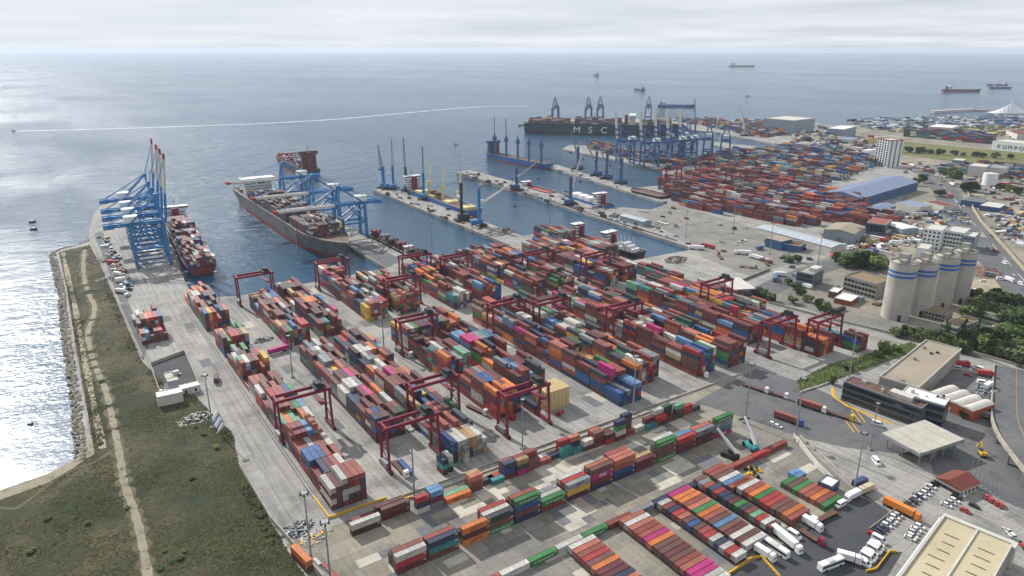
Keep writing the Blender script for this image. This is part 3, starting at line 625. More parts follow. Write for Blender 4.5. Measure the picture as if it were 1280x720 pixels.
# ---- meshes
def container_mesh(ln):
    b = MB(); h = 2.56; hw = W8 / 2; hl = ln / 2; e = .12
    n = int(ln / .55)
    for s in (-1, 1):                                        # corrugated sides
        pts = []
        for i in range(n):
            xa = -hl + e + (ln - 2 * e) * i / n; d = (ln - 2 * e) / n
            pts += [(xa, hw - .02), (xa + d * .35, hw - .02), (xa + d * .5, hw - .075), (xa + d * .85, hw - .075)]
        pts.append((hl - e, hw - .02))
        vs = [(p[0], s * p[1], .16) for p in pts] + [(p[0], s * p[1], h - .1) for p in pts]; m = len(pts)
        b.add(vs, [((i, i + 1, m + i + 1, m + i) if s < 0 else (i + 1, i, m + i, m + i + 1)) for i in range(m - 1)])
        b.box(-hl, hl, s * hw - (.1 if s > 0 else 0), s * hw + (.1 if s < 0 else 0), 0, .16)
        b.box(-hl, hl, s * hw - (.1 if s > 0 else 0), s * hw + (.1 if s < 0 else 0), h - .1, h)
    b.box(-hl + .1, hl - .1, -hw + .1, hw - .1, .05, .12)
    nr = int(ln / 1.1)                                       # roof: shallow ribs
    for i in range(nr):
        xa = -hl + .1 + (ln - .2) * i / nr; d = (ln - .2) / nr
        b.add([(xa, -hw + .1, h - .05), (xa + d * .8, -hw + .1, h - .05), (xa + d * .8, hw - .1, h - .05), (xa, hw - .1, h - .05), (xa + d, -hw + .1, h - .09), (xa + d, hw - .1, h - .09)], [(0, 1, 2, 3), (1, 4, 5, 2)])
    for s in (-1, 1):
        for yy in (-1, 1): b.box(s * hl - (.18 if s > 0 else 0), s * hl + (.18 if s < 0 else 0), yy * hw - (.16 if yy > 0 else 0), yy * hw + (.16 if yy < 0 else 0), .01, h + .02)
        b.box(s * hl - (.12 if s > 0 else 0), s * hl + (.12 if s < 0 else 0), -hw + .17, hw - .17, h - .14, h - .01)
    b.box(hl - .1, hl - .06, -hw + .16, hw - .16, .1, h - .14)
    return b.mesh('container_body', CONT_O)
def door_mesh(s):
    b = MB(); y0, y1 = (.02, 1.05) if s > 0 else (-1.05, -.02)
    b.box(-.05, .0, y0, y1, .14, 2.4)
    for zz in (.55, 1.2, 1.85): b.box(-.075, -.05, y0 + .06, y1 - .06, zz - .12, zz + .12)
    for f in (.3, .72): b.box(-.12, -.08, y0 + (y1 - y0) * f - .03, y0 + (y1 - y0) * f + .03, .1, 2.45, 1)
    return b.mesh('door', [CONT_O, GREY])
CM = {L40: container_mesh(L40), L20: container_mesh(L20)}; DM = [door_mesh(-1), door_mesh(1)]
def text_mesh(s, size, m, ext=.02):
    cu = bpy.data.curves.new('t', 'FONT'); cu.body = s; cu.size = size; cu.align_x = 'CENTER'; cu.extrude = ext
    o = bpy.data.objects.new('t', cu); me = bpy.data.meshes.new_from_object(o)
    me.transform(Matrix.Rotation(math.pi / 2, 4, 'X')); me.materials.clear(); me.materials.append(m); me.name = 'lettering'
    bpy.data.objects.remove(o); bpy.data.curves.remove(cu); return me
LETW = mat('white lettering', srgb(225, 225, 220), .6, 0, .05, 1.); LETD = mat('dark lettering', srgb(40, 40, 60), .6, 0, .05, 1.)
def spaced(s): return ' '.join(s)
TXT = {'green': (text_mesh(spaced('EVERGREEN'), 1.15, LETW), .75), 'magenta': (text_mesh('ONE', 1.9, LETW), .55), 'orange': (text_mesh('Hapag-Lloyd', 1.1, LETD), .85), 'grey': (text_mesh('MAERSK', 1.1, LETD), .85)}

PLATE = MB().box(-.55, .55, -.03, .03, 1.75, 2.15).mesh('code_plate', OFFWHITE)
def score(r):
    if not r['expo']: return 0
    u, v, d = Q(r['x'], r['y'], r['z'] + 1.3)
    if u < -15 or u > 1295 or v > 735: return 0
    s = r['l'] * 1e4 / (d * d)
    return s * (1.0 if r['y'] > 242 else (1.6 if r.get('i', 0) == r.get('n', 1) - 1 else 1.15))
def place_containers():
    order = sorted(range(len(RECS)), key=lambda i: -score(RECS[i]))
    solo = set(i for i in order[:300] if score(RECS[i]) > 0)
    for i in sorted(solo):
        r = RECS[i]
        size = 'long' if r['l'] > 7 else 'short'
        c = r['c']; n = r.get('n', 1); k = r.get('i', 0)
        art = lambda q: ('an ' if q[0] in 'aeiou' else 'a ') + q
        if r.get('prev') or (r.get('next') and n == 1):
            rel = ('between %s and %s one' % (art(r['prev']), art(r['next']))) if r.get('prev') and r.get('next') else 'at the end of the file'
        elif n == 1: rel = 'standing single on the ground' + (' next to %s one' % art(r['near']) if r.get('near') else '')
        elif k == n - 1: rel = 'topmost on %s one' % art(r['below'])
        elif k == 0: rel = 'at ground level under %s one' % art(r['above'])
        else: rel = 'between %s one and %s one above' % (r['below'], r['above'])
        if r.get('near') and n > 1: rel = 'topmost of %d on %s one' % (n, art(r['below'])) if k == n - 1 else rel
        lab = '%s %s container %s, %s' % (size, c, rel, r['where'])
        wd = lab.split()
        if len(wd) > 16: lab = '%s container %s, %s' % (c, rel, r['where']); wd = lab.split()
        if len(wd) > 16: lab = ' '.join(wd[:16])
        t = tag(link('shipping_container', None, None, (r['x'], r['y'], r['z']), r['a']), lab, 'container', r['group'])
        v = rnd.uniform(.82, 1.18); cc = tuple(min(1., q * v) for q in CL[c][:3]) + (1.,)
        link('body', CM[r['l']], t, colr=cc)
        for s in (0, 1): link('door', DM[s], t, (-r['l'] / 2 + .12, 0, 0), colr=cc)
        link('code_plate', PLATE, t, (r['l'] / 2 - .9, -W8 / 2, 0)); link('code_plate', PLATE, t, (-r['l'] / 2 + .9, W8 / 2, 0))
        if c in TXT and r['l'] > 7 and r['y'] < 242 and r['a'] == 0 and r['group'] != GT: link('lettering', TXT[c][0], t, (0.1, -W8 / 2 - .0, TXT[c][1]))
    V = []; F = []; C = []
    nv = 0
    for i, r in enumerate(RECS):
        if i in solo: continue
        ca, sa = math.cos(r['a']), math.sin(r['a']); hl, hw = r['l'] / 2, W8 / 2; z0, z1 = r['z'], r['z'] + 2.53
        pts = [(r['x'] + a * ca - b * sa, r['y'] + a * sa + b * ca) for a, b in ((-hl, -hw), (hl, -hw), (hl, hw), (-hl, hw))]
        V += [(p[0], p[1], z0) for p in pts] + [(p[0], p[1], z1) for p in pts]
        F += [(nv + 4, nv + 5, nv + 6, nv + 7), (nv, nv + 1, nv + 5, nv + 4), (nv + 1, nv + 2, nv + 6, nv + 5), (nv + 2, nv + 3, nv + 7, nv + 6), (nv + 3, nv, nv + 4, nv + 7)]
        nv += 8; v = rnd.uniform(.75, 1.22); c = CL[r['c']]
        f = [rnd.uniform(.92, 1.1) for _ in range(5)]
        for q in range(5): C += [min(1., c[0] * v * f[q]), min(1., c[1] * v * f[q]), min(1., c[2] * v * f[q]), 1.] * 4
    me = bpy.data.meshes.new('container_stacks'); me.from_pydata(V, [], F); me.materials.append(CONT_A)
    at = me.color_attributes.new('Col', 'FLOAT_COLOR', 'CORNER'); at.data.foreach_set('color', C); me.update()
    tag(link('container_stacks', me), 'densely packed stacks of shipping containers filling the yards and ship decks', 'containers', kind='stuff')
    print('containers', len(RECS), 'solo', len(solo))

# ------------------------------------------------------------------ yard gantry cranes (span along X, travel along Y)
def make_rtg():
    t = thing('yard_gantry_crane', 'x', 'crane', group='red gantry cranes over the yard blocks')
    S = 12.6; H = 21.; d = 4.4
    for sx in (-1, 1):
        for sy in (-1, 1): part(t, 'leg', MB().beam((sx * S, sy * d, 1.6), (sx * S, sy * d * .72, H), .95, 1.05), RED)
        part(t, 'sill_beam', MB().box(sx * S - .6, sx * S + .6, -6.4, 6.4, 1.0, 2.1).beam((sx * S, -d * .95, 5), (sx * S, d * .9, 10), .35).beam((sx * S, d * .9, 10), (sx * S, -d * .8, 15), .35), RED)
        for sy in (-1, 1):
            b = MB()
            for k in (-.9, .9): b.tube((sx * S - .35, sy * 5 + k, .85), (sx * S + .35, sy * 5 + k, .85), .85, n=12)
            part(t, 'wheel_bogie', b, BLACK)
    for sy in (-1, 1): part(t, 'girder', MB().box(-S - 1.2, S + 1.2, sy * 3.2 - .45, sy * 3.2 + .45, H, H + 1.6), RED)
    for sx in (-1, 1): part(t, 'end_tie', MB().box(sx * S - .5, sx * S + .5, -2.6, 2.6, H + .2, H + 1.5), RED)
    tr = part(t, 'trolley', MB().box(-2.6, 2.6, -3.9, 3.9, H + 1.95, H + 2.5).box(-1.6, 1.2, -2.4, 2.2, H + 2.5, H + 4.6).box(1.4, 2.4, -2, 2, H + 2.5, H + 3.6), DARK, (rnd.uniform(-8, 9), 0, 0))
    part(tr, 'cab', MB().box(-3., -1., -1.2, 1.2, H - 2.6, H - .2), WHITE)
    part(tr, 'spreader', MB().box(-1.1, 1.1, -6, 6, 15.5, 16.1).beam((-.9, -1.5, 16), (-.9, -1.5, H + 2), .08).beam((.9, 1.5, 16), (.9, 1.5, H + 2), .08), RED)
    part(t, 'machinery_box', MB().box(-S - 1.2, -S + 1.1, -3, 3, 2.2, 4.6), GREY)
    b = MB()
    for k in range(12): b.box(S + .7, S + 1., -1., -.4, 3 + k * 1.5, 3.12 + k * 1.5)
    b.box(S + .7, S + .8, -1.05, -.95, 2, H).box(S + .7, S + .8, -.45, -.35, 2, H)
    part(t, 'ladder', b, GREY)
    return t
rtg = make_rtg()
BX = {1: 87.4, 2: 119.6, 3: 146.8, 4: 179.8, 5: 207, 6: 241.4, 7: 268.4, 8: 302, 9: 329, 10: 364, 11: 391}
gl = [(1, 313, 'red gantry crane straddling the block beside the wide quay apron'), (2, 261, 'red gantry crane at the near end of the second block, over bare concrete'), (3, 290, 'red gantry crane over white and blue boxes of the third block'), (4, 257, 'red gantry crane standing beside the pale crated cargo stack'),
      (2, 520, 'red gantry crane at the basin end of the second block'), (4, 374, 'red gantry crane halfway along the fourth block'), (4, 522, 'red gantry crane at the quay end of the fourth block, by the berth apron'), (5, 452, 'red gantry crane over the fifth block past the cross lane'),
      (6, 366, 'red gantry crane mid-block over the sixth block'), (7, 352, 'red gantry crane mid-block over the seventh block'), (7, 480, 'red gantry crane at the dock end of the seventh block'), (8, 318, 'red gantry crane over the eighth block beside a broad lane'), (9, 452, 'red gantry crane at the dock end of the ninth block'),
      (10, 246, 'red gantry crane on open concrete at the near end of the tenth block'), (11, 232, 'red gantry crane next to the orange stack and grass bank'), (11, 318, 'red gantry crane beside the service road near the gate canopy'), (10, 420, 'red gantry crane of the tenth block near the moored white ship'), (6, 500, 'red gantry crane of the sixth block at the basin wall')]
for b, y, lab in gl: dup(rtg, (BX[b], y, 0), 0, lab)
kill(rtg)
# two red cranes of the far yard
rt2 = make_rtg()
for k, (q, lab) in enumerate((((838, 236), 'distant red gantry crane beside the black barge dock'), ((918, 240), 'distant red gantry crane among the far red stacks'), ((880, 222), 'distant red gantry crane behind the far red stacks'))):
    dup(rt2, P(*q), R(4), lab, scale=1.25)
kill(rt2)

# ------------------------------------------------------------------ ship-to-shore cranes: boom points to +x (water), legs at x = 0 and x = -26
def make_sts(raised, stripe=False, house=WHITE, paint=STEEL_BLUE, gz=36., apex=60., boomlen=58.):
    t = thing('quay_crane', 'x', 'crane')
    G_ = 26.; d = 8.5
    for x in (0, -G_):
        for sy in (-1, 1): part(t, 'leg', MB().beam((x, sy * d, 1.5), (x, sy * d * .86, gz), 2.3, 2.4), paint)
        part(t, 'sill_beam', MB().box(x - .9, x + .9, -d - 4, d + 4, 1.6, 3.4), paint)
        for sy in (-1, 1): part(t, 'wheel_bogie', MB().box(x - .6, x + .6, sy * (d + 1) - 3.2, sy * (d + 1) + 3.2, .15, 1.5), DARK)
        part(t, 'portal_beam', MB().box(x - .8, x + .8, -d * .9, d * .9, 15, 17), paint)
    for sy in (-1, 1):
        part(t, 'side_beam', MB().beam((0, sy * d * .94, 16), (-G_, sy * d * .94, 16), 1.3, 1.8), paint)
        part(t, 'brace', MB().beam((0, sy * d * .93, 16.5), (-G_, sy * d * .87, gz - 1), 1.3), paint)
        part(t, 'brace', MB().beam((-G_, sy * d * .93, 16.5), (-G_ / 2, sy * d * .9, gz - .5), 1.), paint)
        part(t, 'main_girder', MB().box(-G_ - 20, 3., sy * 3.4 - 1., sy * 3.4 + 1., gz, gz + 3.), paint)
    b = MB()
    for x in (-44, -34, -26, -13, 0): b.box(x - .5, x + .5, -d * .9, d * .9, gz + .2, gz + 1.6)
    part(t, 'cross_beam', b, paint)
    for sy in (-1, 1): part(t, 'apex_frame', MB().beam((0, sy * d * .8, gz + 1), (-2.5, sy * 1.6, apex), 1.7).beam((-2.5, sy * 1.6, apex), (-G_, sy * d * .7, gz + 2), 1.1), paint)
    part(t, 'apex_head', MB().box(-4, -1, -2.6, 2.6, apex - .4, apex + 1.5), paint)
    part(t, 'machinery_house', MB().box(-G_ - 4, -G_ + 7, -4.4, 4.4, gz + 3.1, gz + 8.).box(-G_ - 4.2, -G_ + 7.2, -4.6, 4.6, gz + 8., gz + 8.3), house)
    part(t, 'counterweight_platform', MB().box(-G_ - 20, -G_ - 12, -6, 6, gz - .6, gz + .8), paint)
    bm = MB()
    if raised:
        a = Vector((2.5, 0, gz + 1.2)); e = a + Vector((math.cos(R(84)), 0, math.sin(R(84)))) * boomlen
    else: a = Vector((2.5, 0, gz + 1.2)); e = a + Vector((boomlen, 0, .5))
    dr = (e - a).normalized(); nseg = 12
    cols_ = []
    for sy in (-1, 1):
        for k in range(nseg):
            p = a + (e - a) * k / nseg; q = a + (e - a) * (k + 1) / nseg
            mi = 1 if (stripe and k % 2) else (2 if k >= nseg - 1 else (1 if raised and k > 4 else 0))
            off = Vector((0, sy * 3.0, 0)); bm.beam(p + off, q + off, 1.5, 2.1, mi)
    for k in range(nseg):
        p = a + (e - a) * k / nseg; q = a + (e - a) * (k + 1) / nseg; s = 1 if k % 2 else -1
        bm.beam(p + Vector((0, -3 * s, 0)), q + Vector((0, 3 * s, 0)), .4, mi=1 if (raised and k > 4) else 0); bm.beam(p + Vector((0, -3, 0)), p + Vector((0, 3, 0)), .7, mi=0)
    part(t, 'boom', bm, [paint if not (not raised and house is WHITE and paint is STEEL_BLUE) else OFFWHITE, OFFWHITE, mat('boom tip red', srgb(150, 40, 44), .6)])
    b = MB()
    for sy in (-1, 1):
        for f in (.45, .9):
            p = a + (e - a) * f + Vector((0, sy * 2.2, .6)); b.beam(p, (-2.5, sy * 1.4, apex + .5), .32)
    part(t, 'forestay', b, paint)
    part(t, 'backstay', MB().beam((-2.5, 1.3, apex + .5), (-G_ - 17, 2.8, gz + 2), .5).beam((-2.5, -1.3, apex + .5), (-G_ - 17, -2.8, gz + 2), .5), paint)
    tx = -8 if raised else 24
    tr = part(t, 'trolley', MB().box(tx - 3, tx + 3, -4, 4, gz - 1.2, gz - .1), DARK); part(tr, 'cab', MB().box(tx + 3, tx + 5.5, -1.3, 1.3, gz - 4, gz - 1.2), WHITE)
    b = MB()
    for k in range(9): b.box(-G_ - 1.9, -G_ - .95, -1.4 + d * .8, 1.4 + d * .8, 4 + k * 3.4, 4.25 + k * 3.4); b.beam((-G_ - 1.9, d * .8 - 1.3, 4 + k * 3.4), (-G_ - 1.9, d * .8 + 1.3, 7.4 + k * 3.4), .2)
    part(t, 'stair_tower', b, GREY)
    return t
s1 = make_sts(True)
for y, lab in ((672, 'blue quay crane with raised boom nearest the small ship stern, beside open apron'), (707, 'second blue quay crane from the open apron, raised boom with red tip'), (741, 'third blue quay crane from the open apron, raised boom with red tip'), (792, 'blue quay crane with raised boom at the seaward end of the left quay')):
    dup(s1, (83.5 + (y - 664) * .065, y, 0), R(-3.), lab, 'blue quay cranes with raised booms')
kill(s1)
s2 = make_sts(False, gz=33., apex=52., boomlen=60.)
for y, lab in ((662, 'blue quay crane with lowered boom nearest the berth apron and tugs'), (738, 'middle blue quay crane with boom lowered over the large ship'), (842, 'blue quay crane with lowered boom near the large ship bridge')):
    dup(s2, (238, y, 0), R(180), lab, 'blue quay cranes with lowered booms')
kill(s2)
# far cluster with banded paint, and the cranes behind the long green ship
s3 = make_sts(True, True, WHITE, NAVY, 38., 62., 52.)
far_c = [((820, 201), 'far navy quay crane with banded raised boom behind the blue boxes'), ((850, 203), 'far navy quay crane with banded raised boom beside lowered-boom cranes'), ((772, 205), 'far navy quay crane with banded raised boom beside pier tip boxes'), ((802, 208), 'far navy quay crane with banded raised boom amid blue boxes'), ((835, 205), 'far navy quay crane with banded raised boom near orange boxes')]
for q, lab in far_c: dup(s3, P(*q), R(160), lab, 'far navy and white quay cranes', scale=.95)
kill(s3)
s4 = make_sts(False, True, WHITE, NAVY, 38., 60., 46.)
for q, lab, rz in (((858, 196), 'far navy quay crane with lowered boom and white machinery house, behind orange boxes', 40), ((884, 198), 'far navy quay crane with lowered boom next to the inner dock', 40), ((905, 200), 'far navy quay crane with lowered boom at the inner dock head', 40)): dup(s4, P(*q), R(rz), lab, 'far navy quay cranes with lowered booms', scale=.95)
kill(s4)
s5 = make_sts(False, False, GREY, NAVY, 42., 68., 50.)
for q, lab in (((692, 158), 'slender grey-blue crane behind the bow section of the long green ship'), ((734, 157), 'slender grey-blue crane behind the middle of the long green ship'), ((749, 156.5), 'slender grey-blue crane close beside another behind the long green ship'), ((810, 156), 'slender grey-blue crane behind the stern of the long green ship')):
    p = P(*q); dup(s5, (p.x + 18, p.y + 20, 0), R(225), lab, 'grey-blue cranes behind the long green ship', scale=.95)
kill(s5)

# ------------------------------------------------------------------ mobile harbour cranes
def make_mhc(tower, jib, lift, paint, jibpaint, name='harbour_crane'):
    t = thing(name, 'x', 'crane', group='mobile harbour cranes on the piers')
    b = MB().box(-8, 8, -4, 4, 1.4, 2.8)
    part(t, 'chassis', b, DARK)
    for sx in (-1, 1):
        for sy in (-1, 1): part(t, 'outrigger', MB().box(sx * 6 - 1, sx * 6 + 1, sy * 4 - (0 if sy > 0 else 3), sy * 4 + (3 if sy > 0 else 0), .6, 1.6).box(sx * 6 - 1.4, sx * 6 + 1.4, sy * 6.6 - 1.2, sy * 6.6 + 1.2, .1, .6), DARK)
        bb = MB()
        for k in range(3): bb.tube((sx * (1.5 + 2 * k), -3.6, .9), (sx * (1.5 + 2 * k), 3.6, .9), .9, n=10)
        part(t, 'wheel_set', bb, BLACK)
    part(t, 'machinery_house', MB().box(-9, 4, -3, 3, 3.2, 7.4), paint)
    part(t, 'tower', MB().beam((0, 0, 3), (0, 0, tower), 3., 3.), paint)
    part(t, 'cab', MB().box(1.6, 4.4, -1.5, 1.5, tower * .62, tower * .62 + 2.6), WHITE)
    a = Vector((1.4, 0, tower * .55)); e = a + Vector((math.cos(lift), 0, math.sin(lift))) * jib
    b = MB()
    for sy in (-1, 1): b.beam(a + Vector((0, sy * 1.5, 0)), e + Vector((0, sy * .5, 0)), .5); b.beam(a + Vector((-.9, sy * 1.4, 1.6)), e + Vector((0, sy * .4, .4)), .4)
    for k in range(12):
        p = a + (e - a) * k / 12; q = a + (e - a) * (k + 1) / 12; w0 = 1.5 - k / 12; b.beam(p + Vector((0, -w0, 0)), q + Vector((0, w0, .4)), .25); b.beam(p + Vector((0, w0, 0)), q + Vector((0, -w0, .4)), .25)
    part(t, 'jib', b, jibpaint)
    part(t, 'stay', MB().beam((0, .6, tower), e, .2).beam((0, -.6, tower), e, .2), DARK)
    part(t, 'hook_line', MB().beam(e, e + Vector((0, 0, -e.z * .55)), .14).cbox((e.x, 0, e.z * .45 - 2), (2.4, 2.4, 2.)), DARK)
    return t
for i, (q, tw, jb, lf, pa, jp, rz, lab) in enumerate([
    ((480, 236), 30, 42, 80, STEEL_BLUE, GREY, 100, 'blue harbour crane with steep jib at the tip of the bulk pier'), ((492, 236), 32, 50, 83, STEEL_BLUE, OFFWHITE, 60, 'blue harbour crane with steep pale jib, second at the bulk pier tip'),
    ((508, 239), 32, 52, 82, DARK, GREY, 70, 'black harbour crane with steep jib on the bulk pier'), ((530, 249), 34, 46, 80, STEEL_BLUE, GREY, 60, 'blue harbour crane beside the grab cranes of the bulk ship'),
    ((577, 276), 42, 40, 25, DARK, OFFWHITE, 170, 'black harbour crane with jib lowered over the bulk ship'), ((599, 283), 42, 44, 32, STEEL_BLUE, OFFWHITE, -20, 'blue harbour crane with pale jib near the root of the bulk pier'),
    ((646, 238), 30, 40, 40, NAVY, OFFWHITE, -60, 'navy harbour crane on the long pier by the red barge'), ((713, 256), 34, 44, 62, NAVY, OFFWHITE, 20, 'navy harbour crane beside the white ship on the long pier'),
    ((722, 212), 36, 40, 70, NAVY, GREY, 100, 'navy harbour crane at the tip of the narrow pier'), ((745, 220), 36, 40, 60, NAVY, GREY, 120, 'navy harbour crane, second on the narrow pier'), ((758, 224), 36, 42, 65, NAVY, GREY, 110, 'navy harbour crane, third on the narrow pier'), ((776, 230), 36, 40, 62, NAVY, GREY, 100, 'navy harbour crane at the root of the narrow pier'),
    ((888, 200), 30, 62, 55, OFFWHITE, WHITE, 30, 'white lattice crane with long raised jib near the inner dock'), ((930, 170), 30, 60, 70, GREY, WHITE, 150, 'white lattice crane on the far quay among stacks'), ((868, 172), 40, 60, 74, NAVY, NAVY, 60, 'tall navy lattice crane on the far quay')]):
    c = make_mhc(tw, jb, R(lf), pa, jp); c.location = P(*q); c.rotation_euler = (0, 0, R(rz)); c['label'] = lab

# ------------------------------------------------------------------ ships: x from stern (0) to bow (L), z = 0 on the water
def make_ship(name, label, loc, rz, Ln, B, D, hullm, lowm, bridge_x=None, bridge_h=22., bridge_m=None, deckm=None, funnel=RED, cat='ship', group=None, blunt=False, bl=None, sheer=3.0):
    t = thing(name, label, cat, (loc[0], loc[1], -3.0), rz, group)
    n = 24
    def half(s, k):
        t_ = s
        bow = .80 if k else .70
        w_ = 1.0 if t_ < bow else max(.02, 1 - ((t_ - bow) / (1 - bow)) ** (2.4 if k else 1.8))
        st = .1 if k else .2
        if t_ < st: w_ *= (.9 if k else .55) + (.1 if k else .45) * (t_ / st) ** .7
        return w_ * B / 2
    b = MB(); zs = [-3., .0, D * .26, None]; cols = []
    for i in range(n + 1):
        s = i / n; zt = D + sheer * max(0, (s - .82) / .18) ** 1.6
        rake = lambda z: (z / D) * (Ln * .025) * max(0, (s - .8) / .2)
        cols.append([(s * Ln * .975 + rake(z if z is not None else zt), half(s, 0) + (half(s, 1) - half(s, 0)) * max(0, min(1, ((z if z is not None else zt) + 0) / D)) , z if z is not None else zt) for z in zs])
    vs = []; fs = []; ms = []
    for sgn in (-1, 1):
        base = len(vs)
        for c in cols: vs += [(p[0], sgn * p[1], p[2]) for p in c]
        for i in range(n):
            for j in range(3):
                q = (base + i * 4 + j, base + (i + 1) * 4 + j, base + (i + 1) * 4 + j + 1, base + i * 4 + j + 1)
                fs.append(q if sgn < 0 else q[::-1]); ms.append(1 if j < 2 else 0)
    m = 4 * (n + 1)
    for j in range(3): fs.append((j, j + 1, m + j + 1, m + j)); ms.append(1 if j < 2 else 0)
    b.v = vs; b.f = fs; b.m = ms
    part(t, 'hull', b, [hullm, lowm], smooth=False)
    dk = MB(); dv = []
    for i in range(n + 1): dv += [(cols[i][3][0], -cols[i][3][1] * .985, cols[i][3][2] - .9), (cols[i][3][0], cols[i][3][1] * .985, cols[i][3][2] - .9)]
    dk.add(dv, [(2 * i, 2 * i + 2, 2 * i + 3, 2 * i + 1) for i in range(n)])
    part(t, 'deck', dk, deckm or mat('ship deck paint', srgb(92, 70, 62), .8, 0, .2, .2))
    if bridge_x is not None:
        bm_ = bridge_m or WHITE; bw = B * .8; bl = bl or max(8., Ln * .045)
        br = MB().box(bridge_x - bl / 2, bridge_x + bl / 2, -bw / 2, bw / 2, D - .95, D + bridge_h * .8).box(bridge_x - bl * .4, bridge_x + bl * .55, -B * .52, B * .52, D + bridge_h * .8, D + bridge_h)
        bp = part(t, 'bridge', br, bm_)
        wb = MB()
        for k in range(int(bridge_h * .8 / 3.0)): wb.box(bridge_x - bl / 2 - .05, bridge_x + bl / 2 + .05, -bw / 2 - .05, bw / 2 + .05, D + 1.4 + k * 3., D + 2.2 + k * 3.)
        wb.box(bridge_x - bl * .4 - .05, bridge_x + bl * .55 + .06, -B * .52 - .05, B * .52 + .05, D + bridge_h - 1.9, D + bridge_h - .7)
        part(bp, 'window_band', wb, GLASS)
        part(t, 'funnel', MB().box(bridge_x - bl * 1.15, bridge_x - bl * .65, -B * .12, B * .12, D - .95, D + bridge_h * .95), funnel)
        part(t, 'mast', MB().beam((bridge_x, 0, D + bridge_h), (bridge_x, 0, D + bridge_h + min(9., Ln * .08)), min(.6, Ln * .02)).beam((bridge_x, -B * .1, D + bridge_h + min(5., Ln * .05)), (bridge_x, B * .1, D + bridge_h + min(5., Ln * .05)), min(.4, Ln * .012)), GREY)
    part(t, 'bow_mast', MB().beam((Ln * .965, 0, D + sheer * .8), (Ln * .965, 0, D + sheer + min(9., Ln * .06)), min(.5, Ln * .012)), GREY)
    rl = MB()
    for i in range(n):
        for sg in (-1, 1): rl.beam((cols[i][3][0], sg * cols[i][3][1], cols[i][3][2] + 1.), (cols[i + 1][3][0], sg * cols[i + 1][3][1], cols[i + 1][3][2] + 1.), .18)
    if Ln > 12: part(t, 'railing', rl, WHITE)
    return t
H_GREY = mat('grey green hull paint', srgb(98, 98, 96), .6, 0, .4, .09); H_RED = mat('antifouling red', srgb(124, 52, 44), .6, 0, .25, .05)
H_GREEN = mat('dark green hull paint', srgb(30, 52, 60), .5, 0, .12, .03); H_BLUE = mat('blue hull paint', srgb(38, 96, 158), .5, 0, .15, .05)
H_BLACK = mat('black hull paint', srgb(34, 36, 42), .5, 0, .2, .05); H_MAROON = mat('maroon hull paint', srgb(104, 36, 40), .5, 0, .2, .05)
make_ship('container_ship', 'large grey-hulled container ship moored under the lowered-boom blue cranes', (216.5, 925), R(-90), 342, 38, 17, H_GREY, H_RED, 55, 20, bl=16.)
ship_boxes((216.5, 925), R(-90), 75, 300, 17.5, 14.2, 3.3, cw=[('maroon', 16), ('dark brown', 16), ('navy', 14), ('charcoal', 14), ('rust red', 8), ('brown', 10), ('grey', 8), ('white', 4), ('blue', 6)], skip=((150, 158), (222, 232)), mx=5)
ship_boxes((216.5, 925), R(-90), 8, 40, 15, 14.2, 2.)
make_ship('container_ship', 'small container ship with maroon stacks moored by the raised-boom cranes', (101.5, 618), R(86), 232, 25, 8.5, H_MAROON, H_BLACK, 205, 14, bl=9., sheer=1.5)
ship_boxes((101.5, 618), R(86), 2, 192, 11.5, 5.6, 2.6, cw=[('maroon', 25), ('rust red', 15), ('white', 12), ('blue', 8), ('brick red', 10), ('grey', 6), ('navy', 5)], skip=((50, 56), (104, 110), (150, 156)), mx=5)
make_ship('container_ship', 'dark container ship seen stern-on in open water beyond the cranes', (340, 1035), R(88), 190, 27, 12, H_BLACK, H_RED, 18, 26, bridge_m=mat('dark superstructure', srgb(92, 70, 70), .6), sheer=2.)
ship_boxes((340, 1035), R(88), 32, 170, 12.5, 9.2, 3.)
mp0, mp1 = P(657, 164), P(832, 167.5)
md = mp1 - mp0; mang = math.atan2(md.y, md.x); ml = md.length * 1.12
msc = make_ship('container_ship', 'very long dark green container ship lettered MSC on its side', (mp0.x, mp0.y), mang, ml, 50, 24, H_GREEN, H_BLACK, ml * .68, 20, sheer=1., bl=14.)
for k_, ch in enumerate('MSC'): link('letter', text_mesh(ch, 19, LETW, .3), msc, (ml * .425 + (k_ - 1) * 30, -25.3, 5.)).scale = (1.15, 1, 1)
ship_boxes((mp0.x, mp0.y), mang, 10, ml * .64, 23, 21, 3.4, skip=((ml * .3, ml * .33),)); ship_boxes((mp0.x, mp0.y), mang, ml * .74, ml * .93, 20, 21, 3.4)
q0, q1 = P(686, 209), P(607, 194); d_ = q1 - q0
bs = make_ship('cargo_ship', 'blue heavy-lift cargo ship with tall deck cranes at the narrow pier tip', (q0.x, q0.y), math.atan2(d_.y, d_.x), d_.length, 24, 9, H_BLUE, H_RED, d_.length * .86, 22, bridge_m=WALL_BLUE, sheer=2.)
for f in (.02, .2, .37, .55, .74):
    part(bs, 'deck_crane', MB().tube((d_.length * (f + .03), 9, 8), (d_.length * (f + .03), 9, 44), 1.9, 1.7, 10).beam((d_.length * (f + .03), 9, 40), (d_.length * (f + .06), 6, 72 if f > .5 else 48), 1.0).box(d_.length * (f + .03) - 2.4, d_.length * (f + .03) + 2.4, 6.5, 11.5, 34, 40), NAVY)
